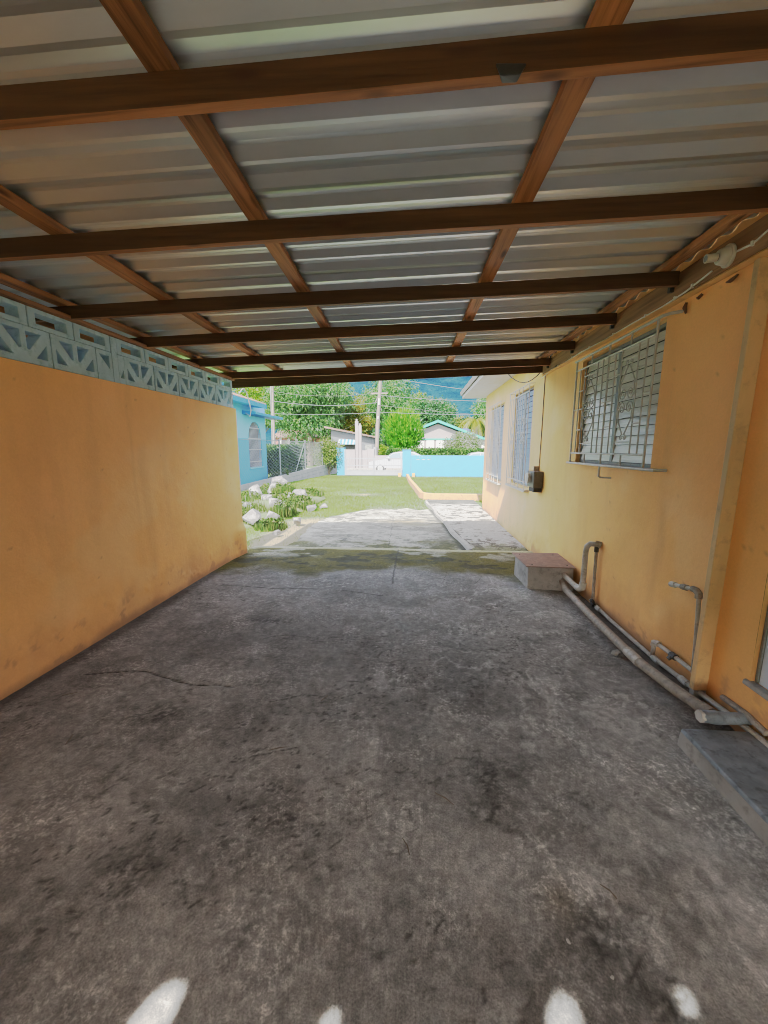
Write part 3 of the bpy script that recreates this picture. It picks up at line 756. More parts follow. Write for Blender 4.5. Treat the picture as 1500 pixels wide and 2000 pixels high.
# door at the right edge of the view with its broken sill
a,b_,c_,d_ = openings[3]
dr = MB().box(1.866,1.90,a+.002,b_-.024,c_+.002,d_-.002).build('door', M['door'], house, bevel=.004)
MB().box(1.860,1.905,b_-.022,b_-.003,c_+.004,d_-.003).build('door_jamb', M['meter'], dr, bevel=.003)
MB().box(1.822,1.862,a,b_+.03,c_-.03,c_+.001).build('door_sill', M['concrete'], house, bevel=.008, jitter=.006)
# square timber post against the house wall, and the mud nests under the ledger
pst = MB().hexa([(1.757,2.352,.10),(1.838,2.352,.10),(1.838,2.392,.10),(1.757,2.392,.10),(1.757,2.322,2.575),(1.838,2.322,2.575),(1.838,2.362,2.575),(1.757,2.362,2.575)]).build('wall_post', M['post'], None, bevel=.004, jitter=.001)
tag(pst, 'faded tan square post standing against the orange house wall', 'post')
MB().hexa([(1.765,2.354,.004),(1.836,2.354,.004),(1.836,2.390,.004),(1.765,2.390,.004),(1.759,2.354,.097),(1.836,2.354,.097),(1.836,2.391,.097),(1.759,2.391,.097)]).build('post_foot', M['concrete'], pst, jitter=.003)
NL = ['dark mud dauber nest nearest the tan post, under the timber ledger','small mud lump under the timber ledger, right of the hanging mud tube','hanging dark mud tube on the orange wall above the grille anchor']
for i, (y, z, L) in enumerate(((2.60,2.572,.085),(2.86,2.573,.045),(2.99,2.555,.045))):
    mb = MB()
    pts = [(1.828,y-L/2,z+.012),(1.826,y,z),(1.828,y+L/2,z+.006)] if i < 2 else [(1.830,y,z+.03),(1.826,y+.004,z),(1.832,y-.006,z-.04)]
    mb.tube(pts, [.006,.012,.005], 8)
    tag(mb.build('mud_nest', M['mudnest'], smooth=True, jitter=.003), NL[i], 'nest', 'mud nests under the ledger')

# ================================================================== THINGS ON THE HOUSE WALL
lamp = empty('lamp_holder', 'cream bulb holder with no bulb fixed to the timber ledger', 'lamp holder')
lb = (1.797,2.60,2.705); ax = (-1,.10,-.06)
MB().lathe(lb, ax, [(0,.062),(.012,.062),(.016,.058)], 24).build('back_plate', M['cream'], lamp, smooth=True)
MB().lathe(lb, ax, [(.016,.050),(.030,.048),(.055,.040),(.060,.034)], 24).build('rose', M['cream'], lamp, smooth=True)
MB().lathe(lb, ax, [(.060,.020),(.064,.020)], 18).build('gasket', M['black'], lamp, smooth=True)
sk_ = MB().lathe(lb, ax, [(.064,.023),(.10,.022),(.118,.024),(.120,.024)], 20).build('socket', M['cream'], lamp, smooth=True)
MB().lathe(lb, ax, [(.120,.017),(.1215,.017)], 16).build('socket_face', M['meter'], sk_, smooth=True)
mb = MB()
wp = [(1.79,5.93,2.60),(1.793,5.6,2.642),(1.791,5.12,2.632),(1.792,4.6,2.645),(1.791,4.08,2.628),(1.792,3.6,2.634),(1.791,3.2,2.628),(1.792,2.95,2.640),(1.791,2.72,2.672)]
mb.tube(wp, .006, 6)
mb.tube([(1.791,2.545,2.70),(1.792,2.43,2.688),(1.791,2.3,2.72),(1.792,2.1,2.735),(1.792,1.6,2.74)], .006, 6)
for y,z in ((5.3,2.637),(4.85,2.640),(4.4,2.638),(3.9,2.632),(3.4,2.631),(3.05,2.636),(2.88,2.651),(2.43,2.689),(2.2,2.729)): mb.box(1.781,1.7965,y-.006,y+.006,z-.012,z+.012)
tag(mb.build('lighting_cable', M['cable_white'], smooth=False), 'white cable clipped along the timber ledger to the bulb holder', 'cable')
mt = empty('meter_box', 'grey electric meter box on the orange wall beside the middle window', 'meter')
MB().box(1.70,1.838,5.72,6.06,1.03,1.27).build('case', M['case'], mt, bevel=.012)
MB().lathe((1.70,5.89,1.17), (-1,0,0), [(0,.075),(.05,.075),(.065,.05)], 18).build('dial', M['white_grille'], mt, smooth=True)
MB().box(1.72,1.837,5.76,6.0,.965,1.028).build('lower_case', M['dark'], mt, bevel=.006)
MB().box(1.76,1.836,5.93,5.97,1.272,1.34).build('conduit_stub', M['pvc_dirty'], mt)
mb = MB().tube([(1.83,5.93,1.34),(1.832,5.925,1.8),(1.833,5.93,2.3),(1.832,5.93,2.94)], .006, 6)
tag(mb.build('meter_cable', M['cable'], smooth=True), 'thin dark cable rising from the meter box up the orange wall', 'cable')
pts = [(1.40,6.9,2.955)]
for i in range(1,14):
    t = i/13; pts.append((1.40+.42*min(1,t*1.3), 6.9-1.15*t, 2.955-.40*math.sin(math.pi*min(1,t*1.04))*(.75+.25*t)))
pts.append((1.835,5.74,2.80))
tag(MB().tube(pts, .008, 6).build('loose_cable', M['cable'], smooth=True), 'dark cable drooping from the white soffit to the orange wall', 'cable')

# ================================================================== PIPES
dp = empty('drain_pipe', 'fat grimy drain pipe along the floor from the concrete box to the step', 'pipe')
pp = [(1.675,4.33,.11),(1.64,4.1,.085),(1.63,3.42,.075),(1.625,2.74,.075),(1.655,2.42,.085),(1.70,2.12,.10)]
MB().tube(pp, .034, 12).build('pipe_run', M['pvc_dirty'], dp, smooth=True)
MB().tube([(1.628,2.86,.0755),(1.6265,2.70,.0755)], .038, 12).build('coupling', M['pvc'], dp, smooth=True)
MB().tube([(1.688,2.19,.097),(1.700,2.12,.101)], .039, 12).build('clamp', M['pvc_dirty'], dp, smooth=True)
MB().tube([(1.60,2.055,.135),(1.66,2.05,.135),(1.74,2.05,.135),(1.90,2.06,.13)], [.030,.036,.032,.030], 12).build('tee', M['slate'], dp, smooth=True)
MB().tube([(1.582,2.055,.135),(1.602,2.055,.135)], .033, 6).build('cleanout_cap', M['pvc_fit'], dp)
wpipe = empty('water_pipe', 'thin old water pipe running low along the orange house wall', 'pipe')
MB().tube([(1.815,3.93,.055),(1.80,3.5,.045),(1.80,2.865,.045),(1.80,2.45,.075),(1.80,2.1,.105),(1.80,1.88,.115),(1.80,1.2,.12)], .016, 8).build('pipe_run', M['pvc'], wpipe, smooth=True)
for y,z in ((3.72,.05),(2.80,.048),(2.50,.071)): MB().tube([(1.80,y-.035,z),(1.80,y+.035,z)], .0225, 8).build('coupling', M['pvc_fit'], wpipe, smooth=True)
MB().tube([(1.80,2.845,.05),(1.80,2.842,.15),(1.80,2.825,.172),(1.80,2.70,.178),(1.80,2.44,.182)], .015, 8).build('riser_loop', M['pvc'], wpipe, smooth=True)
MB().tube([(1.80,2.648,.178),(1.80,2.60,.179)], .023, 8).tube([(1.79,2.625,.178),(1.765,2.625,.155)], .014, 6).build('stop_valve', M['black'], wpipe, smooth=True)
MB().tube([(1.80,2.845,.135),(1.80,2.842,.165),(1.80,2.815,.176),(1.80,2.785,.177)], .021, 8).build('elbow', M['pvc'], wpipe, smooth=True)
MB().tube([(1.825,2.22,.15),(1.825,2.05,.16),(1.825,1.93,.145)], .017, 8).build('stub', M['pvc_dirty'], wpipe, smooth=True)
tp = empty('standpipe', 'slim upright water pipe with bent capped outlet beside the tan post', 'pipe')
MB().tube([(1.79,2.418,.175),(1.785,2.43,.45),(1.78,2.445,.69)], .0125, 8).build('riser', M['pvc'], tp, smooth=True)
MB().tube([(1.78,2.445,.67),(1.78,2.45,.70),(1.78,2.475,.714),(1.78,2.505,.712)], .021, 8).build('elbow', M['pvc_dirty'], tp, smooth=True)
MB().tube([(1.78,2.50,.711),(1.78,2.70,.672)], .0135, 8).build('outlet', M['pvc_fit'], tp, smooth=True)
MB().tube([(1.78,2.555,.701),(1.78,2.60,.692)], .020, 8).build('coupling', M['pvc_dirty'], tp, smooth=True)
MB().tube([(1.78,2.665,.679),(1.78,2.71,.670)], .020, 8).build('end_cap', M['pvc_fit'], tp, smooth=True)
wsp = empty('waste_pipe', 'bent grey waste pipe dropping from the orange wall into the concrete box', 'pipe')
MB().tube([(RW,3.86,.655),(1.80,3.88,.66),(1.755,3.91,.655),(1.735,3.93,.625),(1.735,3.95,.56),(1.74,3.96,.22),(1.735,3.97,.165),(1.72,4.01,.15),(1.70,4.10,.165),(1.69,4.33,.185)], .027, 12).build('pipe_run', M['pvc'], wsp, smooth=True)
MB().tube([(1.74,3.958,.23),(1.737,3.964,.17),(1.724,4.0,.151),(1.714,4.04,.155)], .034, 12).build('elbow', M['pvc_fit'], wsp, smooth=True)
MB().tube([(RW-.002,3.86,.655),(1.79,3.884,.662)], .036, 12).build('wall_collar', M['pvc_dirty'], wsp, smooth=True)
MB().tube([(1.80,3.868,.625),(1.80,3.86,.36),(1.802,3.85,.06)], .0155, 8).build('supply_riser', M['pvc_dirty'], wsp, smooth=True)
MB().tube([(1.80,3.868,.64),(1.80,3.867,.585)], .022, 8).build('joint', M['black'], wsp, smooth=True); MB().tube([(1.79,3.85,.085),(1.79,3.79,.055)], .022, 8).tube([(1.79,3.80,.065),(1.755,3.79,.11)], .008, 6).build('valve', M['black'], wsp, smooth=True)

# ================================================================== CONCRETE BOX, STEP, STONE
bx = empty('drain_box', 'low concrete drain box with rust red lid against the orange wall', 'box')
MB().hexa([(1.305,4.36,-.01),(1.80,4.32,-.01),(1.82,4.87,-.01),(1.275,4.87,-.01),(1.305,4.38,.258),(1.80,4.36,.258),(1.82,4.89,.258),(1.285,4.90,.258)]).build('box_body', M['concrete'], bx, bevel=.006, jitter=.004)
MB().hexa([(1.275,4.355,.260),(1.815,4.335,.260),(1.832,4.96,.260),(1.255,4.95,.260),(1.275,4.355,.272),(1.815,4.335,.272),(1.832,4.96,.272),(1.255,4.95,.272)]).build('box_lid', M['lid'], bx, bevel=.003)
for x,y in ((1.33,4.86),(1.36,4.43),(1.74,4.86),(1.75,4.42)): MB().lathe((x,y,.2715),(0,0,1),[(0,.010),(.004,.008)],8).build('screw', M['black'], bx)
st = empty('door_step', 'dark grey painted concrete step below the door at the right', 'step')
MB().hexa([(1.45,.6,-.012),(1.834,.6,-.012),(1.834,2.0,-.012),(1.452,2.0,-.012),(1.45,.6,.085),(1.834,.6,.085),(1.834,1.99,.085),(1.452,1.99,.085)]).build('step_body', M['concrete'], st, bevel=.008, jitter=.004)
MB().hexa([(1.446,.6,.087),(1.832,.6,.087),(1.832,1.988,.087),(1.448,1.988,.087),(1.450,.6,.112),(1.832,.6,.112),(1.832,1.984,.112),(1.452,1.984,.112)]).build('step_top', M['slate'], st, bevel=.007, jitter=.003)

def rock_mesh(name, size, seed, flat=.8):
    bm = bmesh.new(); bmesh.ops.create_icosphere(bm, subdivisions=3, radius=1)
    rk = random.Random(seed)
    cuts = [(Vector((rk.gauss(0,1),rk.gauss(0,1),rk.gauss(0,1))).normalized(), rk.uniform(.45,.85)) for _ in range(20)]
    sx, sy, sz = rk.uniform(.85,1.25), rk.uniform(.8,1.1), flat*rk.uniform(.8,1.1)
    for v in bm.verts:
        p = v.co.copy()
        for n, d in cuts:
            k = p.dot(n)-d
            if k > 0: p -= n*k*.97
        p *= 1+rk.uniform(-.025,.025)
        v.co = Vector((p.x*sx, p.y*sy, p.z*sz))*size
    me = bpy.data.meshes.new(name); bm.to_mesh(me); bm.free(); return me
o = link('stone', rock_mesh('stone', .05, 91, .55), M['concrete']); o.location = (1.585,2.93,.022)
tag(o, 'small grey stone wedged beside the drain pipe on the floor', 'stone')
for i, (x, y) in enumerate(((-.98,1.56),(-.43,2.02),(-.03,2.12),(.62,.98),(.52,1.06),(-.30,2.9),(.9,1.9),(-1.5,1.35))):
    o = link('paint_chip', rock_mesh('paint_chip', .0075, 200+i, .35), M['white']); o.location = (x,y,.004); o.rotation_euler = (0,0,i*1.3)
    tag(o, 'tiny pale chip lying loose on the dark concrete floor', 'chip', 'pale chips scattered on the concrete floor')
for i, (x, y, a, L) in enumerate(((-.72,1.78,.35,.09),(-.57,2.22,1.1,.07),(.15,1.55,-.6,.10),(-1.9,1.75,1.9,.08),(-.02,1.32,2.0,.07),(-2.25,2.12,.5,.08),(.72,1.22,2.3,.06))):
    c, s = math.cos(a), math.sin(a)
    o = MB().tube([(x-c*L/2,y-s*L/2,.006),(x+.006,y,.010),(x+c*L/2,y+s*L/2,.006)], [.0022,.003,.0015], 5).build('twig', M['trunk'])
    tag(o, 'thin dark twig lying loose on the concrete floor', 'twig', 'twigs scattered on the concrete floor')

# ================================================================== GROUND, DRIVEWAY, PATH
def slab_edge(n=1):
    return [(-2.2,6.05),(-2.22,6.6),(-2.24,7.3),(-2.27,8.0),(-2.3,8.7),(-2.12,9.3),(-1.8,9.85),(-1.45,10.35),(-1.0,10.75),(-.55,10.6),(-.25,10.9),(.1,10.55),(.35,10.75),(.62,10.4)]
def slab_in(x, y):
    """1 inside the driveway slab"""
    pts = np.array(slab_edge()); xl = np.interp(y, pts[:7,1], pts[:7,0]); yt = np.interp(x, pts[6:,0], pts[6:,1])
    w = .25*(fbm(x*2.2,y*2.2,801,4)-.5)
    return ((x > xl+w) & (y < np.where(x > -1.8, yt, 9.9)+w) & (x < 1.9))
def ground_mask(x, y):
    pts = np.array(slab_edge()); xl = np.interp(y, pts[:7,1], pts[:7,0]); n = fbm(x*1.5,y*1.5,811,5)-.5
    a = sstep(.75,.1, np.abs(x-xl+.2)+.9*n)*sstep(9.8,8.8,y)
    b2 = blob(x,y,-2.6,7.0,.5,1.0)+.8*blob(x,y,-1.9,14.2,.5,.35)+.5*blob(x,y,-.5,11.1,1.3,.35)+.4*blob(x,y,.1,12,.3,.8)
    return np.clip(a+b2*(1+1.5*n)+.28*sstep(.05,.3,n), 0, 1)
gx = np.concatenate([[-900,-200,-60,-25,-14], np.linspace(-9,5,150), [8,14,25,60,200,900]])
gyy = np.concatenate([[-120,-30,-8], np.linspace(3,26,220), [30,36,45,60,90,150,260,420,900]])
P, F, C = grid_sheet(gx, gyy, lambda u,v,h: np.stack([u,v,np.full_like(u,G)+h],1), lambda u,v: np.repeat(ground_mask(u,v)[:,None],3,1),
                     lambda u,v: np.where((v>6.3)&(v<25)&(u>-8)&(u<5), .03*(fbm(u*1.2,v*1.2,821,4)-.5)-.012, -.02))
struct(link('ground', np_mesh('ground', P, F, C), M['ground'], smooth=True))
def drive_colour(x, y):
    n1 = fbm(x*1.1,y*1.1,831,5); n2 = fbm(x*3.5,y*3.5,841,5); n3 = fbm(x*12,y*12,851,3)
    base = .30+.22*(n1-.5)+.26*(n2-.5)+.14*(n3-.5)
    c = np.stack([base*1.0,base*.975,base*.90],1)
    def lay(col, a):
        nonlocal c
        a = np.clip(a,0,1)[:,None]; c = c*(1-a)+np.array(col)*a
    lay((.065,.062,.05), .75*sstep(.5,.60,fbm(x*1.6,y*2.6,861,8,.72)))
    lay((.10,.095,.035), .9*np.clip(sstep(7.3,6.2,y+1.6*(n2-.5))*sstep(.42,.58,n1+.25*blob(x,y,.7,6.6,.5,.5)),0,1))
    lay((.05,.05,.028), .9*blob(x,y,.55,6.75,.45,.35)*sstep(.35,.55,n2))
    lay((.17,.135,.06), .85*blob(x,y,-.15,8.7,.55,.35)*sstep(.3,.5,n2+.1))
    lay((.12,.11,.05), .7*blob(x,y,.1,8.45,.4,.15))
    lay((.02,.02,.018), .8*sstep(.012,.004,seg_dist(x+.08*(n2-.5),y+.1*(n1-.5),[(-.45,6.1),(-.5,8),(-.55,9.5)])))
    xk = np.interp(y,[6.1,11.9,12.5],[.955,.40,.36])-.09
    lay((.025,.024,.018), .95*sstep(.10,.02,np.abs(x-xk+.05*(n2-.5)))*sstep(11.5,10.5,y))  # dark strip along the kerb paints in its shadow and gap
    lay((.06,.055,.03), .8*sstep(.40,.05,xk-x+.4*(n2-.5))*sstep(9.6,7.5,y)*sstep(.35,.55,n1))
    lay((.05,.048,.042), .7*sstep(.56,.63,fbm(x*6,y*8,863,6,.75)))
    lay((.05,.048,.018), .85*sstep(7.6,6.3,y+1.2*(n2-.5))*sstep(.46,.54,fbm(x*2.2,y*4,865,7,.7)))
    return np.clip(c,.015,.7)
us = np.linspace(-2.6,1.7,240); vs2 = np.linspace(6.10,11.1,260)
P, F, C = grid_sheet(us, vs2, lambda u,v,h: np.stack([u,v,G+.008+h],1), drive_colour, lambda u,v: .008*(fbm(u*2,v*2,871,4)-.5)+.008, lambda u,v: ~slab_in(u,v))
struct(link('driveway', np_mesh('driveway', P, F, C), M['floor'], smooth=True))
def path_colour(x, y):
    n1 = fbm(x*1.3,y*1.3,881,5); n2 = fbm(x*6.5,y*6.5,891,6,.68)
    base = .33+.2*(n1-.5)+.2*(n2-.5); c = np.stack([base,base*.985,base*.96],1)
    def lay(col, a):
        nonlocal c
        a = np.clip(a,0,1)[:,None]; c = c*(1-a)+np.array(col)*a
    lay((.05,.048,.04), .9*sstep(.50,.58,n2)*sstep(.35,.6,n1+.1))
    lay((.08,.085,.03), .8*sstep(6.9,6.3,y+1.2*(n2-.5))*sstep(.4,.6,n1))
    lay((.05,.05,.04), .8*sstep(11.2,11.7,y+.5*(n2-.5)))
    return np.clip(c,.015,.7)
us = np.linspace(0,1,80); vs3 = np.linspace(6.135,12.45,260)
def path_place(u,v,h):
    xl = np.interp(v,[6.1,11.9,12.5],[.955,.40,.36])+.03*(fbm(v*2,v*0,901,3)-.5); return np.stack([xl+(1.86-xl)*u, v, -.035+h],1)
P, F, C = grid_sheet(us, vs3, path_place, lambda u,v: path_colour(.95+u*.9,v), lambda u,v: .006*(fbm(u*3,v*3,911,4)-.5))
n0 = len(vs3)
side = [tuple(p) for p in P[:n0]] + [(p[0]-.012,p[1],G-.03) for p in P[:n0]]
P, F, C = append_flat(P, F, C, side, [(i,i+1,n0+i+1,n0+i) for i in range(n0-1)], (.07,.068,.055))  # side face coloured dark to deepen the shaded gap by the kerb
struct(link('path', np_mesh('path', P, F, C), M['floor'], smooth=True))
# raised lip of the walkway beside the driveway
mb = MB(); vs = []
ly = np.linspace(6.2,12.2,26)
for y in ly:
    xl = np.interp(y,[6.1,11.9,12.5],[.955,.40,.36])-.03+.02*math.sin(y*3.1)
    vs += [(xl-.055,y,G-.02),(xl+.03,y,G-.02),(xl+.02,y,-.022+.006*math.sin(y*5)),(xl-.045,y,-.03+.006*math.sin(y*7))]
fs = [(i*4+k, i*4+(k+1)%4, i*4+4+(k+1)%4, i*4+4+k) for i in range(len(ly)-1) for k in range(4)]+[(3,2,1,0)]
mb.add(vs, fs)
struct(mb.build('kerb', M['concrete'], smooth=True))
# street and far pavement
struct(MB().add([(-90,26.6,G+.004),(60,26.6,G+.004),(60,30.4,G+.004),(-90,30.4,G+.004)],[(0,1,2,3)]).build('street', M['asphalt'], fix=False))
struct(MB().box(-90,60,30.4,31.0,G-.1,G+.13).build('pavement', M['concrete']))

# lawn blades: one uncountable mass
def blades(name, n, region, hmin, hmax, keep, m, w=.006):
    x = RNG.uniform(region[0],region[1],n); y = RNG.uniform(region[2],region[3],n)
    k = keep(x,y); x = x[k]; y = y[k]; n = len(x)
    h = RNG.uniform(hmin,hmax,n); a = RNG.uniform(0,2*np.pi,n); lean = RNG.uniform(.15,.9,n)*h; b2 = RNG.uniform(0,2*np.pi,n)
    dx = np.cos(a)*w; dy = np.sin(a)*w; z = np.full(n,G-.02)
    P = np.stack([np.stack([x-dx,y-dy,z],1), np.stack([x+dx,y+dy,z],1), np.stack([x+lean*np.cos(b2),y+lean*np.sin(b2),z+h],1)],1).reshape(-1,3)
    F = np.arange(n*3).reshape(-1,3)
    return np_mesh(name, P, F)
def keep_lawn(x, y):
    m = ground_mask(x,y); xl = -7+(y-15.2)*.123
    ok = (~slab_in(x,y)) & (x > xl+.15) & (RNG.uniform(0,1,len(x)) > m*.93)
    ok &= ~((x > np.interp(y,[6.1,11.9,12.5],[.90,.32,.3])-.03) & (y < 12.55))
    ok &= ~((x > -2.9) & (x < -2.6) & (y < 5.7))
    return ok
g1 = blades('lawn', 170000, (-6.9,4.2,9.3,24.0), .03,.085, keep_lawn, None, .007)
o = link('lawn', g1, M['grass']); o['kind'] = 'stuff'; tag(o, 'short green lawn in front of the white gate', 'grass')
g2 = blades('sparse_grass', 42000, (-6.6,-1.4,5.9,11.2), .025,.09, keep_lawn, None, .004)
o = link('sparse_grass', g2, M['grass']); o['kind'] = 'stuff'; tag(o, 'sparse grass on sandy soil beside the driveway', 'grass')

# ================================================================== KERB WALL (orange), CYAN WALL, GATE
kw = MB(); ptsk = [(-.50,22.9),(-.28,19.0),(-.02,16.0),(.20,13.3),(.32,12.95),(.62,12.88),(2.4,12.86),(6,12.86)]
pl = []
for i, p in enumerate(ptsk):
    a_ = Vector(ptsk[max(0,i-1)]); b2 = Vector(ptsk[min(len(ptsk)-1,i+1)]); d = (b2-a_).normalized(); n = Vector((-d.y,d.x))*.075
    q = Vector(p); zt = .115 if i not in (4,) else .13
    pl += [(q.x+n.x,q.y+n.y,G-.06),(q.x-n.x,q.y-n.y,G-.06),(q.x-n.x*.9,q.y-n.y*.9,zt),(q.x+n.x*.9,q.y+n.y*.9,zt)]
kw.add(pl, [(i*4+k, i*4+(k+1)%4, i*4+4+(k+1)%4, i*4+4+k) for i in range(len(ptsk)-1) for k in range(4)]+[(3,2,1,0)])
tag(kw.build('garden_edging', M['edging'], bevel=.015), 'low orange edging wall bending round the lawn corner', 'edging')
cw = empty('front_wall', 'bright cyan front wall with small pierced corner right of the gate', 'wall')
# wall with a little arched breeze pattern near the gate
def cyan_place(u, v, w): return (-.30+u, 23.6-w+.11, G-.05+v)
hol = []
for k in range(3):
    cx = .42+.33*k
    hol.append([(cx+.11*math.cos(t), 1.07+.05*math.sin(t)) for t in np.linspace(0,math.pi,7)])
    hol.append([(cx-.12,1.27),(cx-.05,1.27),(cx-.085,1.20)]); hol.append([(cx+.05,1.27),(cx+.12,1.27),(cx+.085,1.20)])
MB().prism([(0,0),(9,0),(9,1.335),(0,1.335)], [list(reversed(h)) if False else h for h in hol], cyan_place, .15).build('masonry', M['cyan'], cw, bevel=.008)
def pillar(x0, x1, y0, y1, zt, label):
    o = empty('gate_pillar', label, 'pillar', 'cyan pillars either side of the gate')
    MB().box(x0,x1,y0,y1,G-.05,zt-.05).build('shaft', M['cyan'], o, bevel=.01)
    MB().box(x0-.01,x1+.01,y0-.01,y1+.01,zt-.049,zt).build('cap', M['cyan'], o, bevel=.01)
pillar(-5.08,-4.58,24.6,25.05,1.645,'cyan gate pillar at the end of the grey block wall')
pillar(-.82,-.31,23.55,23.98,1.53,'cyan gate pillar joined to the long cyan front wall')
for (x,l) in ((-.98,'small orange stub left of the cyan pillar foot by the gate'),(-.14,'small orange stub in front of the cyan front wall')):
    tag(MB().box(x-.09,x+.09,23.25,23.45,G-.05,.13).build('edging_stub', M['edging'], bevel=.015), l, 'edging')
gt = empty('gate', 'white double leaf metal gate with solid lower panels and thin bars', 'gate')
def leaf(x0, x1, zt):
    lf = MB()
    for x in (x0,x1-.05): lf.box(x,x+.05,24.18,24.23,-.07,zt)
    for z in (-.07,.21,.52,zt-.05): lf.box(x0+.052,x1-.052,24.185,24.225,z,z+.05)
    o = lf.build('gate_leaf', M['gate'], gt)
    MB().box(x0+.052,x1-.052,24.20,24.21,-.018,.208).build('sheet_panel', M['gate'], o)
    nb_ = int((x1-x0)/.105); bm_ = MB()
    for k in range(1,nb_):
        x = x0+(x1-x0)*k/nb_; bm_.box(x-.009,x+.009,24.197,24.213,.262,zt-.051)
    bm_.build('bars', M['gate'], o)
leaf(-4.42,-2.66,1.02); leaf(-2.63,-.86,1.02)
MB().box(-4.50,-4.43,24.17,24.24,-.07,1.56).build('hinge_post', M['gate'], gt); MB().box(-2.655,-2.635,24.16,24.25,-.08,1.42).build('centre_post', M['gate'], gt)

# ================================================================== BLOCK WALL, CHAIN LINK FENCE
def fx(y): return -7+(y-15.2)*.123
def ft(y): return .14+.045*(y-15.2)
blk = MB(); y = 14.0
def course(z0f, z1f, off):
    y = 13.6+off
    while y < 26.9:
        y1 = y+.39; t = random.uniform(-.006,.006)
        blk.hexa([(fx(y)-.09,y,z0f(y)),(fx(y)+.05+t,y,z0f(y)),(fx(y1)+.05+t,y1,z0f(y1)),(fx(y1)-.09,y1,z0f(y1)),
                  (fx(y)-.09,y,z1f(y)),(fx(y)+.05+t,y,z1f(y)),(fx(y1)+.05+t,y1,z1f(y1)),(fx(y1)-.09,y1,z1f(y1))])
        y += .405
course(lambda y: -.3, lambda y: max(-.29, ft(y)-.405), .2); course(lambda y: max(-.28,ft(y)-.395), lambda y: ft(y)-.2, 0); course(lambda y: ft(y)-.19, lambda y: ft(y), .2)
tag(blk.build('block_wall', M['block'], bevel=.006), 'low unpainted grey block wall under the chain link fence', 'wall')
fn = empty('chain_link_fence', 'tall chain link fence on the low grey block wall', 'fence')
mb = MB()
def fpt(y, z): return (fx(y)-.02, y, z)
step = .15; y = 12.0
while y < 28.5:
    for s in (1,-1):
        a0, a1 = (y, y+1.75) if s > 0 else (y+1.75, y)
        z0_, z1_ = .2, 1.95
        pa = [];
        for t in np.linspace(0,1,5):
            yy = a0+(a1-a0)*t; 
            zb = ft(yy); pa.append((yy, zb+(1.98-zb)*t))
        pa = [p for p in pa if 13.7 <= p[0] <= 26.75]
        if len(pa) > 1: mb.tube([fpt(*p) for p in pa], .003, 3, False)
    y += step
mb.build('wire_mesh', M['galv'], fn, fix=False)
for y in (14.9,18.45,21.5,24.2,26.68): 
    p = MB().tube([fpt(y,ft(y)-.1),fpt(y,2.0 if y>15 else 1.96)], .035 if y < 22 else .028, 8).build('post', M['galv'], fn, smooth=True)
    MB().lathe(fpt(y,1.99 if y>15 else 1.95),(0,0,1),[(0,.045),(.04,.045),(.06,.02)],8).build('post_cap', M['galv'], p)
MB().tube([fpt(21.45,1.9),fpt(20.2,ft(20.2)+.05)], .022, 6).build('brace', M['galv'], fn)
MB().tube([fpt(13.7,1.97),fpt(26.7,1.97)], .012, 5).build('top_rail', M['galv'], fn)

# ================================================================== BLUE NEIGHBOUR HOUSE
bh = empty('blue_house', 'light blue neighbour house with arched barred window behind the fence', 'house')
Xb = -7.7
def wallprism(z0, z1, y0, y1, m, name, holes, parent):
    return MB().prism([(y0,z0),(y1,z0),(y1,z1),(y0,z1)], holes, lambda u,v,w: (Xb-w,u,v), .16).build(name, m, parent, fix=False)
wy0, wy1, wz0, spr, top = 17.42, 18.92, .72, 2.0, 2.86
arch = [(wy0,2.056),(wy1,2.056)] + [((wy0+wy1)/2+(wy1-wy0)/2*math.cos(t), 2.056+(top-2.056)*math.sin(t)) for t in np.linspace(0,math.pi,13)[1:-1]]
lowh = [(wy0,wz0),(wy1,wz0),(wy1,2.0545),(wy0,2.0545)]
MB().prism([(11.5,2.056),(19.5,2.056),(19.5,3.62),(11.5,3.62)], [], lambda u,v,w: (Xb-w,u,v), .01) if False else None
up = [(11.5,2.056),(wy0,2.056)] + list(reversed(arch[2:])) + [(wy1,2.056),(19.5,2.056),(19.5,3.75),(11.5,3.75)]
MB().prism(up, [], lambda u,v,w: (Xb-w,u,v), .16).build('upper_wall', M['blue_wall'], bh)
lo = [(11.5,-.2),(19.5,-.2),(19.5,2.054),(wy1,2.054),(wy1,wz0),(wy0,wz0),(wy0,2.054),(11.5,2.054)]
MB().prism(lo, [], lambda u,v,w: (Xb-w,u,v), .16).build('lower_wall', M['blue_low'], bh)
MB().box(-16,Xb-.162,19.3,19.498,-.2,3.7).build('front_wall', M['blue_wall'], bh)
win = MB().box(Xb-.155,Xb-.15,wy0-.02,wy1+.02,wz0-.02,top+.02).build('window', M['dark'], bh)
mb = MB()
for k in range(12):
    yy = wy0+(wy1-wy0)*(k+.5)/12; u = (yy-(wy0+wy1)/2)/((wy1-wy0)/2); zt = 2.056+(top-2.056)*math.sqrt(max(0,1-u*u))
    mb.box(Xb-.05,Xb-.03,yy-.013,yy+.013,wz0,zt)
for z in (.98,1.55,2.06,2.55):
    hw = (wy1-wy0)/2*(math.sqrt(max(0,1-((z-2.056)/(top-2.056))**2)) if z > 2.056 else 1)
    mb.box(Xb-.029,Xb-.014,(wy0+wy1)/2-hw,(wy0+wy1)/2+hw,z-.02,z+.02)
mb.build('grille', M['gate'], win)
MB().box(Xb-.02,Xb+.05,wy0-.06,wy1+.06,wz0-.06,wz0-.005).build('sill', M['blue_wall'], win)
MB().hexa([(Xb+.003,16.9,3.10),(-7.08,16.9,3.10),(-7.08,20.45,3.10),(Xb+.003,20.45,3.10),(Xb+.003,16.9,3.27),(-7.08,16.9,3.21),(-7.08,20.45,3.21),(Xb+.003,20.45,3.27)]).build('window_hood', M['blue_trim'], bh, bevel=.01)
rfb = MB()
n = 60; vs = []
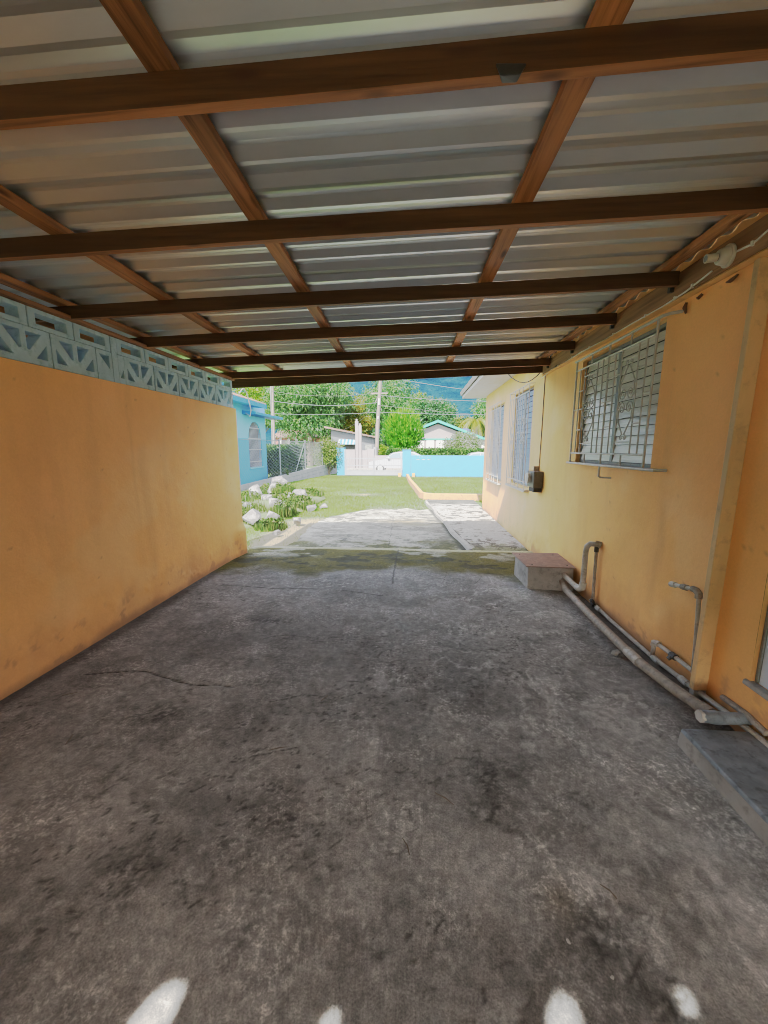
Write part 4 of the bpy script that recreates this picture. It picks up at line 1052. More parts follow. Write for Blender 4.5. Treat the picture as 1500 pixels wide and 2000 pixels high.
for i in range(n*2+1):
    y = 11.3+(18.15-11.3)*i/(n*2); dz = .03 if i % 2 else 0
    vs += [(-7.05,y,3.64+dz),(-12,y,5.3+dz)]
rfb.add(vs, [(i*2,i*2+1,i*2+3,i*2+2) for i in range(n*2)])
rb = rfb.build('roof', M['red_roof'], bh, fix=False)
MB().box(-7.10,-7.06,11.3,18.2,3.45,3.635).hexa([(-7.10,18.16,3.45),(-7.06,18.16,3.45),(-7.06,18.2,3.45),(-7.1,18.2,3.45),(-7.1,18.16,3.63),(-7.06,18.16,3.63),(-7.06,18.2,3.63),(-7.1,18.2,3.63)]).build('fascia', M['blue_trim'], rb)
MB().add([(-7.1,11.3,3.46),(-7.1,18.15,3.46),(-12,18.15,3.9),(-12,11.3,3.9)],[(0,1,2,3)]).build('soffit', M['blue_wall'], rb)
pts = [(-7.0,15.2,3.75)]+[(-6.98,15.2+1.0*t,3.75+.28*math.sin(t*math.pi)-.55*t**3) for t in np.linspace(.1,1,9)]+[(-7.05,16.22,2.95),(-7.4,16.6,3.12)]
tag(MB().tube(pts, .022, 6).build('service_conduit', M['pole_pale'], smooth=True), 'pale conduit looping over the blue house eave', 'conduit')

# ================================================================== ROCK PILE WITH WEEDS
rocks = [(-3.52,7.95,.10,.27,'big pale boulder beside the orange wall foot'),(-4.85,13.3,.42,.34,'large cream boulder on top of the rock pile'),
 (-4.75,12.6,.22,.30,'broad cream rock under the topmost boulder'),(-3.78,9.95,.16,.25,'upright white rock in the middle of the pile'),
 (-5.05,11.7,.22,.30,'wide pale rock at the back left of the pile'),(-3.34,8.55,.06,.20,'long tilted pale rock right of the big boulder'),
 (-2.62,8.25,.0,.13,'rounded pale rock at the right edge of the pile'),(-3.85,11.5,.12,.22,'angular rock on the right flank of the pile'),
 (-3.7,11.95,.17,.22,'white rock sloping at the right of the topmost boulder'),(-2.70,7.15,-.03,.085,'small loose stone lying out front on the soil'),
 (-2.85,10.2,.0,.15,'low pale rock nearest the lawn'),(-5.6,13.6,.1,.26,'pale rock against the fence side of the pile'),
 (-4.4,9.6,.05,.2,'rock half hidden behind the big boulder'),(-4.3,10.8,.12,.2,'small grey rock among the weeds in the pile'),
 (-2.6,10.7,-.03,.12,'flat rock next to the low pale rock by the lawn'),(-5.4,12.4,.1,.2,'little white rock by the far left weeds'),(-3.95,8.9,.02,.14,'knobbly stone between the boulder and the upright rock')]
for i, (x,y,z,s,l) in enumerate(rocks):
    o = link('rock', rock_mesh('rock', s*1.18, 300+i*3, .85), M['rock']); o.location = (x,y,z); o.rotation_euler = (0,0,i*.9)
    tag(o, l, 'rock', 'rocks heaped beside the driveway')
# rubble core so that the pile holds together
bm = bmesh.new(); bmesh.ops.create_icosphere(bm, subdivisions=4, radius=1)
for v in bm.verts:
    k = .8+.5*float(fbm(np.array([v.co.x*2+5]),np.array([v.co.y*2+v.co.z]),951,4)[0]); v.co = Vector((v.co.x*1.25*k, v.co.y*2.9*k, v.co.z*.22*k))
me = bpy.data.meshes.new('earth_mound'); bm.to_mesh(me); bm.free()
at_ = me.color_attributes.new('tint','FLOAT_COLOR','POINT')
for i_ in range(len(me.vertices)): at_.data[i_].color = (.25,.25,.25,1)
o = struct(link('earth_mound', me, M['ground'], smooth=True)); o.location = (-4.2,11.0,-.1)

def leaves(name, centres, radii, n, size, aspect=.4, shell=.55, droop=.3, seed=0, flat=None):
    """leaf quads in clumps; returns a mesh where every leaf is an island"""
    r = np.random.default_rng(seed); cs = np.array(centres, float); rs = np.array(radii, float)
    if rs.ndim == 1: rs = np.repeat(rs[:,None],3,1)
    vol = (rs[:,0]*rs[:,1]*rs[:,2])**(2/3); idx = r.choice(len(cs), n, p=vol/vol.sum())
    d = r.normal(size=(n,3)); d /= np.linalg.norm(d,axis=1)[:,None]
    rad = shell+(1-shell)*r.uniform(0,1,n)**.7
    rad *= 1+.14*r.normal(size=n)
    p = cs[idx]+d*rs[idx]*rad[:,None]
    u = d*.55+r.normal(size=(n,3))*.6; u[:,2] -= droop; u /= np.linalg.norm(u,axis=1)[:,None]
    w = np.cross(u, r.normal(size=(n,3))); w /= np.linalg.norm(w,axis=1)[:,None]
    L = size*r.uniform(.6,1.3,n)[:,None]; W = L*aspect
    mid = p+u*L*.45
    P = np.stack([p, mid+w*W*.5, p+u*L, mid-w*W*.5],1).reshape(-1,3)
    return np_mesh(name, P, np.arange(n*4).reshape(-1,4))
def clumps(c, r, k, seed, cr=(.28,.45)):
    rk = random.Random(seed); cs = []; rs = []
    for i in range(k):
        while True:
            d = Vector((rk.uniform(-1,1),rk.uniform(-1,1),rk.uniform(-1,1)))
            if .25 < d.length < 1: break
        f = rk.uniform(*cr)
        cs.append((c[0]+d.x*r[0]*.78, c[1]+d.y*r[1]*.78, c[2]+d.z*r[2]*.78)); q = min(r)*f*1.25
        rs.append((q*rk.uniform(.9,1.3), q*rk.uniform(.9,1.3), q*rk.uniform(.7,1)))
    return cs, rs
def tree(name, label, cat, base, trunk_h, c, r, m, n, size, seed, k=34, aspect=.38, group=None, droop=.3, tr=.2, cr=(.28,.45)):
    t = empty(name, label, cat, group)
    cs, rs = clumps(c, r, k, seed, cr)
    rk = random.Random(seed)
    tb = MB(); bp = Vector(base); cp = Vector(c)
    tb.tube([bp-Vector((0,0,.2)), bp.lerp(cp,.35)+Vector((.1,0,0)), bp.lerp(cp,.7), cp], [tr*1.2,tr,tr*.75,tr*.3], 9)
    for i in range(min(9,k)):
        q = Vector(cs[i*(k//min(9,k))]); s = bp.lerp(cp, rk.uniform(.45,.8))
        tb.tube([s, s.lerp(q,.5)+Vector((0,0,.15)), q], [tr*.5,tr*.3,tr*.1], 6)
    tb.build('trunk', M['trunk'], t, smooth=True)
    link('crown', leaves('crown', cs, rs, n, size, aspect, .5, droop, seed), m, t)
    return t
def bush(name, label, cat, c, r, m, n, size, seed, k=16, aspect=.5, group=None, droop=0, cr=(.35,.55)):
    t = empty(name, label, cat, group)
    cs, rs = clumps(c, r, k, seed, cr)
    sb = MB(); rk = random.Random(seed)
    for i in range(min(7,k)):
        q = Vector(cs[i]); s = Vector((c[0]+rk.uniform(-.2,.2)*r[0], c[1], c[2]-r[2])); sb.tube([s, s.lerp(q,.5)+Vector((0,0,.05)), q], [.03,.02,.01], 5)
    sb.build('stems', M['trunk'], t)
    link('foliage', leaves('foliage', cs, rs, n, size, aspect, .45, droop, seed), m, t)
    return t
for i, (x,y,z,rx,ry,h,l) in enumerate(((-4.25,9.0,.12,.55,.7,.28,'leafy green weed clump behind the big boulder'),(-3.35,9.3,.05,.35,.5,.30,'grassy weed tuft beside the upright white rock'),
      (-4.9,10.6,.15,.6,.8,.28,'spreading weeds at the left of the rock pile'),(-3.2,10.6,.05,.4,.6,.22,'bushy weeds on the right flank of the pile'),(-4.3,12.2,.3,.4,.5,.2,'weed sprig under the topmost boulder'),(-3.1,7.9,-.03,.35,.35,.14,'low weeds at the foot of the long tilted rock'),(-5.2,12.9,.15,.6,.8,.26,'weeds along the fence side of the pile'),(-3.9,10.9,.12,.45,.6,.2,'weeds between the small grey rock and the right flank'),(-3.6,12.7,.1,.5,.8,.2,'weeds behind the right flank of the pile'),(-4.0,8.2,.03,.35,.5,.2,'weeds touching the big boulder on the left'))):
    t = empty('weed_clump', l, 'plant', 'weeds growing among the rocks')
    nb_ = 700; r = np.random.default_rng(70+i)
    a = r.uniform(0,2*np.pi,nb_); q = r.uniform(0,1,nb_)**.5; bxx = x+np.cos(a)*q*rx; byy = y+np.sin(a)*q*ry; hh = h*.62*r.uniform(.4,1.2,nb_)
    ln = r.uniform(.1,.6,nb_)*hh; b2 = r.uniform(0,2*np.pi,nb_); ww = .009
    zz = np.full(nb_, z-.1)
    P = np.stack([np.stack([bxx-np.sin(b2)*ww,byy+np.cos(b2)*ww,zz],1),np.stack([bxx+np.sin(b2)*ww,byy-np.cos(b2)*ww,zz],1),np.stack([bxx+np.cos(b2)*ln,byy+np.sin(b2)*ln,zz+hh+.1],1)],1).reshape(-1,3)
    link('blades', np_mesh('blades', P, np.arange(nb_*3).reshape(-1,3)), M['weed'], t)
    cs, rs = clumps((x,y,z+h*.4),(rx,ry,h*.6),10,80+i)
    link('foliage', leaves('foliage', cs, rs, 520, .07, .5, .3, 0, 90+i), M['weed'], t)

# ================================================================== VEGETATION BEHIND THE FENCE
def box_hedge(name, label, x0, x1, y0, y1, z0, z1, n, size, m, seed):
    t = empty(name, label, 'hedge'); r = np.random.default_rng(seed)
    p = np.stack([r.uniform(x0,x1,n), r.uniform(y0,y1,n), r.uniform(z0,z1,n)],1)
    f = r.integers(0,5,n); e = .10*r.uniform(0,1,n)**2*2
    p[f==0,1] = y0+e[f==0]; p[f==1,2] = z1-e[f==1]; p[f==2,0] = x0+e[f==2]
    p += .05*r.normal(size=(n,3))*np.array([1,1,.8]); p[:,2] += .06*(fbm(p[:,0]*2.3,p[:,1]*2.3,seed,3)-.5)*2; p[:,1] += .16*(fbm(p[:,0]*2.6,p[:,2]*2.6,seed+1,3)-.5)*2
    u = r.normal(size=(n,3)); u[:,1] -= .5; u[:,2] += .3; u /= np.linalg.norm(u,axis=1)[:,None]; w = np.cross(u, r.normal(size=(n,3))); w /= np.linalg.norm(w,axis=1)[:,None]
    L = size*r.uniform(.6,1.3,n)[:,None]
    P = np.stack([p, p+u*L*.5+w*L*.28, p+u*L, p+u*L*.5-w*L*.28],1).reshape(-1,3)
    link('foliage', np_mesh('foliage', P, np.arange(n*4).reshape(-1,4)), m, t)
    sb = MB()
    for k in range(int((x1-x0)/.35)+1):
        x = x0+.15+.35*k; sb.tube([(x,(y0+y1)/2,G),(x+.04,(y0+y1)/2,z0+.3),(x,(y0+y1)/2,z1-.2)], [.03,.022,.01], 5)
    sb.build('stems', M['trunk'], t)
    return t
box_hedge('hedge', 'clipped dark green hedge inside the chain link fence', -9.2, -6.45, 21.6, 22.5, .2, 1.72, 30000, .13, M['hedge'], 401)
bush('garden_shrub', 'tall pale green shrub leaning over the chain link fence', 'shrub', (-5.75,25.0,1.25), (.85,1.6,1.35), M['shrub'], 7500, .11, 402, 30)
bush('fence_creeper', 'dark green creeper at the far end of the chain link fence', 'plant', (-5.62,26.2,1.05), (.35,.7,.75), M['mango'], 2200, .10, 403, 12)
bush('verge_plant', 'low bright green plants at the foot of the clipped hedge', 'plant', (-6.9,19.3,.25), (.7,.8,.4), M['weed'], 2500, .10, 404, 14)
# ================================================================== ACROSS THE STREET
nw = empty('street_wall', 'pale stepped wall beyond the gate with tall twin posts', 'wall')
for (a_,b2,z) in ((-7.2,-5.75,1.38),(-5.748,-4.9,1.52),(-4.32,-3.9,1.45),(-3.898,-3.35,1.58)): MB().box(a_,b2,30.98,31.16,G,z).build('wall_panel', M['pale_wall'], nw, bevel=.01)
for (a_,b2,z,d) in ((-4.86,-4.62,3.75,0),(-4.615,-4.36,3.4,.03)):
    o = MB().box(a_,b2,30.9+d,31.1+d,G,z).build('tall_post', M['pale_wall'], nw, bevel=.01)
    MB().box(a_+.06,b2-.06,30.94+d,31.06+d,z,z+.16).build('finial', M['pale_wall'], o)
wall2 = MB().box(-3.34,9,30.98,31.1,G,1.05).build('low_wall', M['pale_wall']); tag(wall2, 'pale low wall under the roadside hedge beyond the cars', 'wall')
def house_block(name, label, x0, x1, y0, y1, zt, m, roofm, ridge, over=.3, axis='x'):
    h = empty(name, label, 'house')
    MB().box(x0,x1,y0,y1,G,zt).build('wall', m, h)
    if axis == 'y':
        xm = (x0+x1)/2; rf = MB().add([(x0-over,y0-over,zt-.02),(xm,y0-over,ridge),(x1+over,y0-over,zt-.02),(x0-over,y1,zt-.02),(xm,y1,ridge),(x1+over,y1,zt-.02)],[(0,1,4,3),(1,2,5,4)])
    else:
        ym = (y0+y1)/2; rf = MB().add([(x0-over,y0-over,zt-.02),(x0-over,ym,ridge),(x0-over,y1+over,zt-.02),(x1+over,y0-over,zt-.02),(x1+over,ym,ridge),(x1+over,y1+over,zt-.02)],[(0,1,4,3),(1,2,5,4)])
    ro = rf.build('roof', roofm, h, fix=False); s = ro.modifiers.new('t','SOLIDIFY'); s.thickness = .12
    return h, ro
gh = empty('grey_house', 'pale grey house with blue striped awning across the street', 'house')
MB().hexa([(-7.7,35.0,G),(-3.75,35.0,G),(-3.75,40,G),(-7.7,40,G),(-7.7,35.0,3.3),(-3.75,35.0,2.55),(-3.75,40,2.55),(-7.7,40,3.3)]).build('wall', M['grey_house'], gh)
MB().hexa([(-8.2,34.4,3.42),(-3.5,34.4,2.53),(-3.5,40.3,2.53),(-8.2,40.3,3.42),(-8.2,34.4,3.56),(-3.5,34.4,2.64),(-3.5,40.3,2.64),(-8.2,40.3,3.56)]).build('roof', M['red_roof'], gh)
aw = MB(); aw2 = MB()
for k in range(10):
    xa = -7.0+.165*k; (aw if k % 2 == 0 else aw2).hexa([(xa,34.4,1.95),(xa+.163,34.4,1.95),(xa+.163,34.99,2.38),(xa,34.99,2.38),(xa,34.39,1.98),(xa+.163,34.39,1.98),(xa+.163,34.98,2.42),(xa,34.98,2.42)])
ao = aw.build('awning', M['awning_w'], gh); aw2.build('awning_stripe', M['awning_b'], ao)
wn = MB().box(-6.9,-5.5,34.97,34.998,1.0,1.93).build('window', M['dark'], gh); MB().box(-6.95,-5.45,34.95,34.997,.93,.998).build('sill', M['white'], wn)
MB().box(-4.6,-4.0,34.97,34.998,.0,1.95).build('door', M['meter'], gh)
ph, _ = house_block('pink_house', 'salmon house with low red roof under the mango tree', -15.5,-8.8,42.0,48,2.75,M['pink'],M['red_roof'],3.75)
MB().box(-15.2,-12.4,41.95,41.998,1.6,2.5).build('porch_opening', M['dark'], ph)
for x in (-14.9,-14.0,-13.1): MB().box(x-.12,x+.12,41.9,41.948,1.2,2.7).build('porch_column', M['white'], ph)
MB().box(-15.5,-9.6,40.0,40.1,G,1.75).build('yard_wall', M['pale_wall'], ph)
th = empty('turquoise_roof_house', 'white gabled house with turquoise roof edge across the street', 'house')
MB().prism([(-.6,G),(8.0,G),(8.0,2.45),(5.9,2.45),(2.03,3.95),(-.6,2.9)], [], lambda u,v,w: (u,38+w,v), 7).build('wall', M['pale_wall'], th)
rt_ = MB().hexa([(-1.0,37.5,2.88),(2.03,37.5,4.05),(2.03,45,4.05),(-1.0,45,2.88),(-1.0,37.5,3.12),(2.03,37.5,4.28),(2.03,45,4.28),(-1,45,3.12)]).hexa([(2.031,37.5,4.05),(6.3,37.5,2.42),(6.3,45,2.42),(2.031,45,4.05),(2.031,37.5,4.28),(6.3,37.5,2.66),(6.3,45,2.66),(2.031,45,4.28)]).build('roof', M['turq'], th)
MB().box(6.305,9.5,37.4,45,2.42,2.62).build('porch_roof', M['turq'], th)
MB().box(-.3,4.6,37.9,37.998,2.42,2.55).build('trim_band', M['turq'], th)
for x in (.4,1.35,2.3,4.3,5.3,6.3): MB().box(x-.38,x+.38,37.93,37.997,1.65,2.38).build('window_hood', M['white'], th)
tk = empty('water_tank', 'dark blue water tank behind the turquoise roof', 'tank'); MB().lathe((4.95,40.5,G),(0,0,1),[(0,.5),(2.6,.5)],14).build('stand', M['concrete'], tk); MB().lathe((4.95,40.5,2.5),(0,0,1),[(0,.55),(.85,.55),(1.05,.4),(1.12,.15)],16).build('tank_body', M['tank'], tk, smooth=True)

# cars
def car(label, x0, flip, y0=27.3, s=1.0):
    c = empty('parked_car', label, 'car', 'white cars parked in the street')
    prof = [(0,.35),(.03,.62),(.12,.78),(1.05,.95),(1.72,1.40),(2.2,1.48),(3.2,1.46),(3.75,1.20),(4.05,1.02),(4.25,.95),(4.32,.6),(4.28,.32)]
    arches = []
    mb = MB(); vs = []; n = len(prof)
    for (w, ins) in ((0,.10),(.06,.0),(1.54,.0),(1.60,.10)):
        for (u, z) in prof:
            tum = max(0,(z-.95))*.28
            uu = u; yy = (w+tum if w < .8 else w-tum); zz = z-(ins*.3 if z > 1.3 else 0)
            vs.append((uu, yy, zz))
    fs = []
    for k in range(3):
        for i in range(n):
            i2 = (i+1) % n; fs.append((k*n+i, k*n+i2, (k+1)*n+i2, (k+1)*n+i))
    fs += [tuple(range(n-1,-1,-1)), tuple(3*n+i for i in range(n))]
    mb.add(vs, fs); bd = mb.build('body', M['car'], c, smooth=True)
    side = [[(1.20,1.0),(1.75,1.34),(2.25,1.40),(2.25,1.0)],[(2.32,1.0),(2.32,1.40),(3.1,1.38),(3.55,1.15),(3.6,1.0)]]
    for sd in side:
        for (yb, d) in ((-.004,1),(1.604,-1)):
            w = MB(); pts = [(u, yb+d*(max(0,z-.95))*.28, z) for (u,z) in sd]
            pts2 = [(u, p_[1]+d*.012, z) for (u,z), p_ in zip(sd, pts)]
            m_ = len(pts); w.add(pts+pts2, [tuple(range(m_)), tuple(range(2*m_-1,m_-1,-1))]+[(i,(i+1)%m_,m_+(i+1)%m_,m_+i) for i in range(m_)])
            w.build('window', M['glass'], c)
    MB().hexa([(1.08,.28,.975),(1.10,1.32,.975),(1.66,1.24,1.375),(1.64,.36,1.375),(1.06,.28,.985),(1.08,1.32,.985),(1.64,1.24,1.39),(1.62,.36,1.39)]).build('windscreen', M['glass'], c)
    for u in (.82,3.42):
        for yb in (-.01,1.46):
            wh = MB().lathe((u,yb,.30),(0,1,0),[(0,.26),(.02,.30),(.13,.30),(.15,.26)],20).build('wheel', M['black'], c, smooth=True)
            yo = yb-.006 if yb < 0 else yb+.152
            MB().lathe((u,yo,.30),(0,1,0),[(0,.17),(.004,.19)],16).build('rim', M['wheel'], wh)
    for yb in (-.13,1.62): MB().box(1.35,1.5,yb,yb+.11,.98,1.1).build('mirror', M['car'], c, bevel=.02)
    for yb in (.12,1.2): MB().box(.02,.12,yb,yb+.28,.60,.72).build('headlight', M['white_grille'], c, bevel=.01)
    c.location = (x0, y0, G); c.scale = (-s,s,s) if flip else (s,s,s)
    return c
car('white car parked behind the right gate leaf', -3.35, False)
car('white car with only its roof showing above the cyan wall', 2.2, False, 27.2, .98)

# vegetation across the street
TG = 'trees beyond the street'
tree('mango_tree', 'huge dark mango tree spreading over the salmon house', 'tree', (-10.6,38,G), 3, (-10.7,38,5.95), (4.9,3.3,3.5), M['mango'], 52000, .28, 501, 70, .30, TG, .6, .35)
tree('broadleaf_tree', 'bright yellow green tree rising behind the blue house roof', 'tree', (-20.5,50,G), 3, (-19.5,50,7.4), (4.6,3,3.6), M['yellowgreen'], 16000, .36, 502, 40, .4, TG)
tree('mango_tree', 'tall green tree standing behind the leaning utility pole', 'tree', (-3.6,45,G), 3, (-3.4,45,6.6), (3.4,3,3.7), M['mango'], 26000, .30, 503, 46, .32, TG, .5, .25)
tree('croton_tree', 'bushy tree with reddish yellow leaf tips above the twin posts', 'tree', (-6.9,41,G), 2, (-6.8,41,4.6), (2.1,2,2.2), M['croton'], 13000, .24, 504, 30, .4, TG)
tree('broadleaf_tree', 'dense dark tree directly behind the turquoise roofed house', 'tree', (2.2,49,G), 3, (2.0,49,5.0), (2.9,3,2.9), M['deep'], 18000, .30, 505, 34, .45, TG)
tree('broadleaf_tree', 'yellow green tree crown between the utility pole tree and the dark tree', 'tree', (.6,52,G), 4, (.3,52,6.8), (1.9,2,2.0), M['yellowgreen'], 7000, .32, 506, 20, .4, TG)
tree('broadleaf_tree', 'leafy green tree beside the orange house corner', 'tree', (9.2,46,G), 3, (9.0,46,5.2), (2.8,3,3.0), M['mango'], 14000, .30, 507, 30, .4, TG)
tree('broadleaf_tree', 'low dark tree filling the gap under the mango crowns', 'tree', (-8.5,50,G), 2, (-8.0,50,3.6), (3.5,2,2.6), M['deep'], 12000, .32, 508, 26, .45, TG)
tree('broadleaf_tree', 'olive green thicket between turquoise roof and palm', 'tree', (6.5,54,G), 2, (6.0,54,3.9), (3.0,2,2.2), M['shrub'], 9000, .32, 510, 24, .45, TG)
# round cypress: upward sprays
cy = empty('cypress', 'rounded bright green cypress beside the utility pole', 'tree')
r = np.random.default_rng(66); n = 15000
d = r.normal(size=(n,3)); d /= np.linalg.norm(d,axis=1)[:,None]; rad = (.5+.5*r.uniform(0,1,n)**.6)*(1+.09*np.sin(7*np.arctan2(d[:,1],d[:,0])+5*d[:,2])+.11*np.sin(13*d[:,0]+4*d[:,2])*np.sin(9*d[:,2]+3*d[:,1])+.06*r.normal(size=n))
p = np.array([-1.13,33.2,3.0])+d*np.array([1.58,1.5,1.72])*rad[:,None]; p[:,2] -= .12*np.abs(d[:,0])
u = d*.45+r.normal(size=(n,3))*.22; u[:,2] += .75; u /= np.linalg.norm(u,axis=1)[:,None]; w = np.cross(u,r.normal(size=(n,3))); w /= np.linalg.norm(w,axis=1)[:,None]
L = .26*r.uniform(.6,1.3,n)[:,None]; P = np.stack([p,p+u*L*.5+w*L*.16,p+u*L,p+u*L*.5-w*L*.16],1).reshape(-1,3)
link('crown', np_mesh('crown', P, np.arange(n*4).reshape(-1,4)), M['cypress'], cy)
MB().tube([(-1.1,33.2,G),(-1.15,33.2,1.6),(-1.1,33.2,3)], [.16,.12,.05], 8).tube([(-1.6,33.1,G),(-1.7,33.1,1.4),(-1.5,33.2,2.4)], [.08,.06,.03], 6).tube([(-.7,33.1,G),(-.6,33.1,1.4),(-.8,33.2,2.4)], [.08,.06,.03], 6).build('trunk', M['trunk'], cy, smooth=True)
bush('roadside_bush', 'small yellow green bush at the utility pole foot', 'bush', (-2.75,31.8,1.2), (.75,.5,1.0), M['yellowgreen'], 3500, .13, 521, 16)
box_hedge('roadside_hedge', 'long low hedge behind the parked cars', -2.2, 8.5, 31.3, 32.2, .5, 1.5, 34000, .15, M['hedge'], 522)
bush('flowering_bush', 'loose white flowering bush in front of the turquoise roofed house', 'bush', (4.0,33.3,1.9), (2.0,.8,1.15), M['flower'], 7500, .14, 523, 26)
bush('roadside_bush', 'dark shady bush between the pole and the cypress', 'bush', (-3.0,36.5,1.9), (1.4,.8,2.0), M['deep'], 5000, .2, 524, 20)
# palm
pm = empty('palm_tree', 'coconut palm with yellowing fronds beside the dark blue tank', 'palm')
MB().tube([(6.6,43,G),(6.5,43,2.5),(6.35,43,4.6)], [.22,.17,.13], 9).build('trunk', M['trunk'], pm, smooth=True)
def frond(a, lift, L, m, seed):
    r = random.Random(seed); mb = MB(); pts = []
    for i in range(11):
        t = i/10; rr = L*t*(1-.12*t); pts.append(Vector((6.35+rr*math.cos(a), 43+rr*math.sin(a), 4.6+L*(lift*t-1.05*t*t))))
    mb.tube(pts, [.035-.003*i for i in range(11)], 4)
    for i in range(1,11):
        for q in range(3):
            p0 = pts[i-1].lerp(pts[i], q/3); d = (pts[i]-pts[i-1]).normalized(); s = d.cross(Vector((0,0,1))).normalized()
            for sg in (-1,1):
                e = p0+s*sg*.42*(1-.45*i/10)+d*.18+Vector((0,0,-.30-.1*r.random())); wv = d*.045
                mb.add([p0-wv,p0+wv,e],[(0,1,2)])
    mb.build('frond', m, pm, fix=False)
for i in range(15): frond(i*.43+.1, .15+.55*((i*7)%5)/5, 2.3, M['palm'], i)
for a in (-1.9,-1.2,.3): frond(a, -.35, 1.9, M['drypalm'], 40+int(a*10))

# utility poles and wires
up_ = empty('utility_pole', 'leaning brown utility pole beyond the gate with crossed wires', 'pole')
MB().tube([(-3.24,31.4,G),(-3.1,31.4,3.6),(-2.82,31.4,7.6)], [.17,.15,.12], 10).build('pole', M['pole'], up_, smooth=True)
MB().tube([(-3.3,31.22,G),(-3.29,31.22,1.72)], .17, 10).build('pole_sleeve', M['pole_pale'], up_, smooth=True)
MB().bar((-3.6,31.35,5.9),(-2.3,31.35,5.9),.1,.1).bar((-3.3,31.3,5.2),(-2.9,31.3,5.9),.04,.04).build('crossarm', M['pole'], up_)
MB().tube([(-2.98,31.25,5.0),(-2.97,31.25,5.5)], .06, 8).build('insulator', M['white'], up_, smooth=True); MB().tube([(-3.06,31.25,3.9),(-3.05,31.25,4.15)], .05, 8).build('insulator', M['white'], up_, smooth=True)
up2 = empty('utility_pole', 'thin pale pole rising beside the blue house roof', 'pole')
MB().tube([(-12.35,33,G),(-12.2,33,8.5)], [.11,.085], 9).build('pole', M['pole'], up2, smooth=True); MB().tube([(-12.49,32.95,G),(-12.34,32.95,8.2)], .04, 7).build('conduit', M['pole_pale'], up2, smooth=True)
def wire(label, a, b2, sag, r, m):
    pts = []
    for i in range(13):
        t = i/12; q = Vector(a).lerp(Vector(b2), t); q.z -= sag*4*t*(1-t); pts.append(q)
    tag(MB().tube(pts, r, 4).build('overhead_wire', m), label, 'wire', 'overhead wires on the utility poles')
wire('lowest pale wire spanning from the thin pole past the utility pole', (-12.3,32.9,4.55),(-3.03,31.3,4.45), .12, .008, M['cable_pale'])
wire('lowest pale wire running right from the utility pole to the orange house', (-3.03,31.3,4.45),(14,30,4.1), .15, .008, M['cable_pale'])
wire('dark wire running right from the pole, second lowest', (-3.0,31.3,5.0),(14,31,3.9), .3, .009, M['cable'])
wire('pale wire crossing the hazy hill, dipping right', (-2.95,31.3,5.75),(14,30,5.2), .35, .010, M['cable_pale'])
wire('topmost pale wire crossing the hazy hill to the right', (-2.8,31.3,7.2),(14,30,4.9), .3, .010, M['cable_pale'])
wire('upper wire crossing the mango tree between the poles', (-12.3,32.9,6.4),(-3.5,31.35,5.9), .3, .009, M['cable'])
wire('middle wire crossing the mango tree between the poles', (-12.3,32.9,5.6),(-3.0,31.3,5.2), .3, .012, M['cable_pale'])
wire('wire slanting from the pole to the grey house', (-3.0,31.3,5.0),(-7.0,35.0,3.1), .25, .009, M['cable'])

# hill
hx = np.linspace(-700,700,140); hy = np.linspace(170,760,60)
def hill_h(x, y):
    t = np.clip((y-170)/560,0,1); ridge = 215+70*(fbm(x*.004+3,x*0+1,971,4)-.5)*2
    return G-2+ridge*t**.8*(.9+.2*fbm(x*.012,y*.012,981,4))+34*t*(fbm(x*.02,y*.02,991,5)-.5)
P, F, C = grid_sheet(hx, hy, lambda u,v,h: np.stack([u,v,h],1), lambda u,v: np.ones((len(u),3)), hill_h)
struct(link('hill', np_mesh('hill', P, F), M['hill'], smooth=True))

# unseen panel added behind the viewpoint; its height sets the light from the back
rw2 = MB().box(-2.66,1.835,-2.75,-2.6,.7,2.74).build('rear_light_screen', M['orange']); tag(rw2, 'unseen orange panel added over the open carport back to limit light', 'wall')

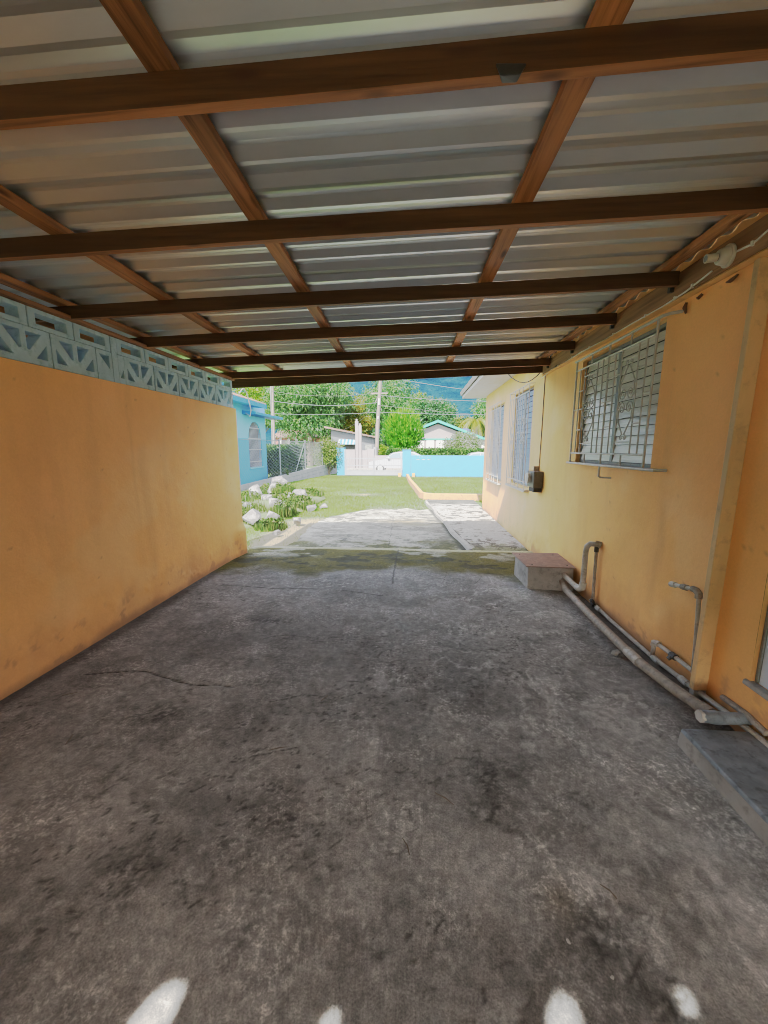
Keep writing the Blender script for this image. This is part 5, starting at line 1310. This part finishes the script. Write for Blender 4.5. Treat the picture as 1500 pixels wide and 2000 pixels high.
# ================================================================== LIGHT, WORLD, CAMERA
sd = Vector((.30,1,-1.09)).normalized()
el = math.asin(-sd.z); az = math.atan2(-sd.x, -sd.y)     # direction towards the sun, measured from +Y clockwise
sun = bpy.data.lights.new('sun', 'SUN'); sun.energy = 5; sun.angle = R(.7); sun.color = (1,.935,.83)
so_ = bpy.data.objects.new('sun', sun); COL.objects.link(so_); so_.rotation_euler = sd.to_track_quat('-Z','Y').to_euler()
so_.location = (-5,-10,14)
w = bpy.data.worlds.new('World'); scene.world = w; w.use_nodes = True; nt = w.node_tree
bg = nt.nodes['Background']; sky = nt.nodes.new('ShaderNodeTexSky'); sky.sky_type = 'NISHITA'; sky.sun_disc = False
sky.sun_elevation = el; sky.sun_rotation = az; sky.air_density = 1.2; sky.dust_density = 2.0
hs = nt.nodes.new('ShaderNodeHueSaturation'); hs.inputs['Saturation'].default_value = .42      # thin bright haze
nt.links.new(sky.outputs[0], hs.inputs['Color']); nt.links.new(hs.outputs[0], bg.inputs['Color']); bg.inputs['Strength'].default_value = .15
cam = bpy.data.cameras.new('camera'); co = bpy.data.objects.new('camera', cam); COL.objects.link(co)
cam.sensor_fit = 'VERTICAL'; cam.sensor_height = 36; cam.lens = 13.5; cam.clip_start = .05; cam.clip_end = 3000
co.location = (0,0,1.6); co.rotation_euler = (R(90-9.388), 0, R(4.7257))
scene.camera = co
scene.view_settings.view_transform = 'Standard'; scene.view_settings.look = 'None'; scene.view_settings.exposure = 0; scene.view_settings.gamma = 1
# the phone's tone curve: shadows as they are, bright garden rolled off towards white
vs_set = scene.view_settings; vs_set.use_curve_mapping = True; cm = vs_set.curve_mapping
WL = 14.0
cm.white_level = (WL, WL, WL); cm.extend = 'HORIZONTAL'
cc_ = cm.curves[3]
tone = [(0,0),(.08,.095),(.16,.19),(.30,.33),(.50,.43),(.80,.485),(1.3,.535),(1.9,.59),(2.7,.665),(3.9,.775),(5.7,.875),(9,.955),(14,1)]
cc_.points[0].location = (0, 0); cc_.points[1].location = (1, 1)
for x, y in tone[1:-1]: cc_.points.new(x/WL, y)
cm.update()
cy_ = scene.cycles
cy_.film_exposure = 10.5; cy_.pixel_filter_type = 'BLACKMAN_HARRIS'; cy_.filter_width = 1.0
cy_.max_bounces = 14; cy_.diffuse_bounces = 8; cy_.glossy_bounces = 4; cy_.transmission_bounces = 4
cy_.sample_clamp_indirect = 6; cy_.use_denoising = True; cy_.denoising_prefilter = 'ACCURATE'
try: cy_.denoiser = 'OPENIMAGEDENOISE'
except Exception: pass
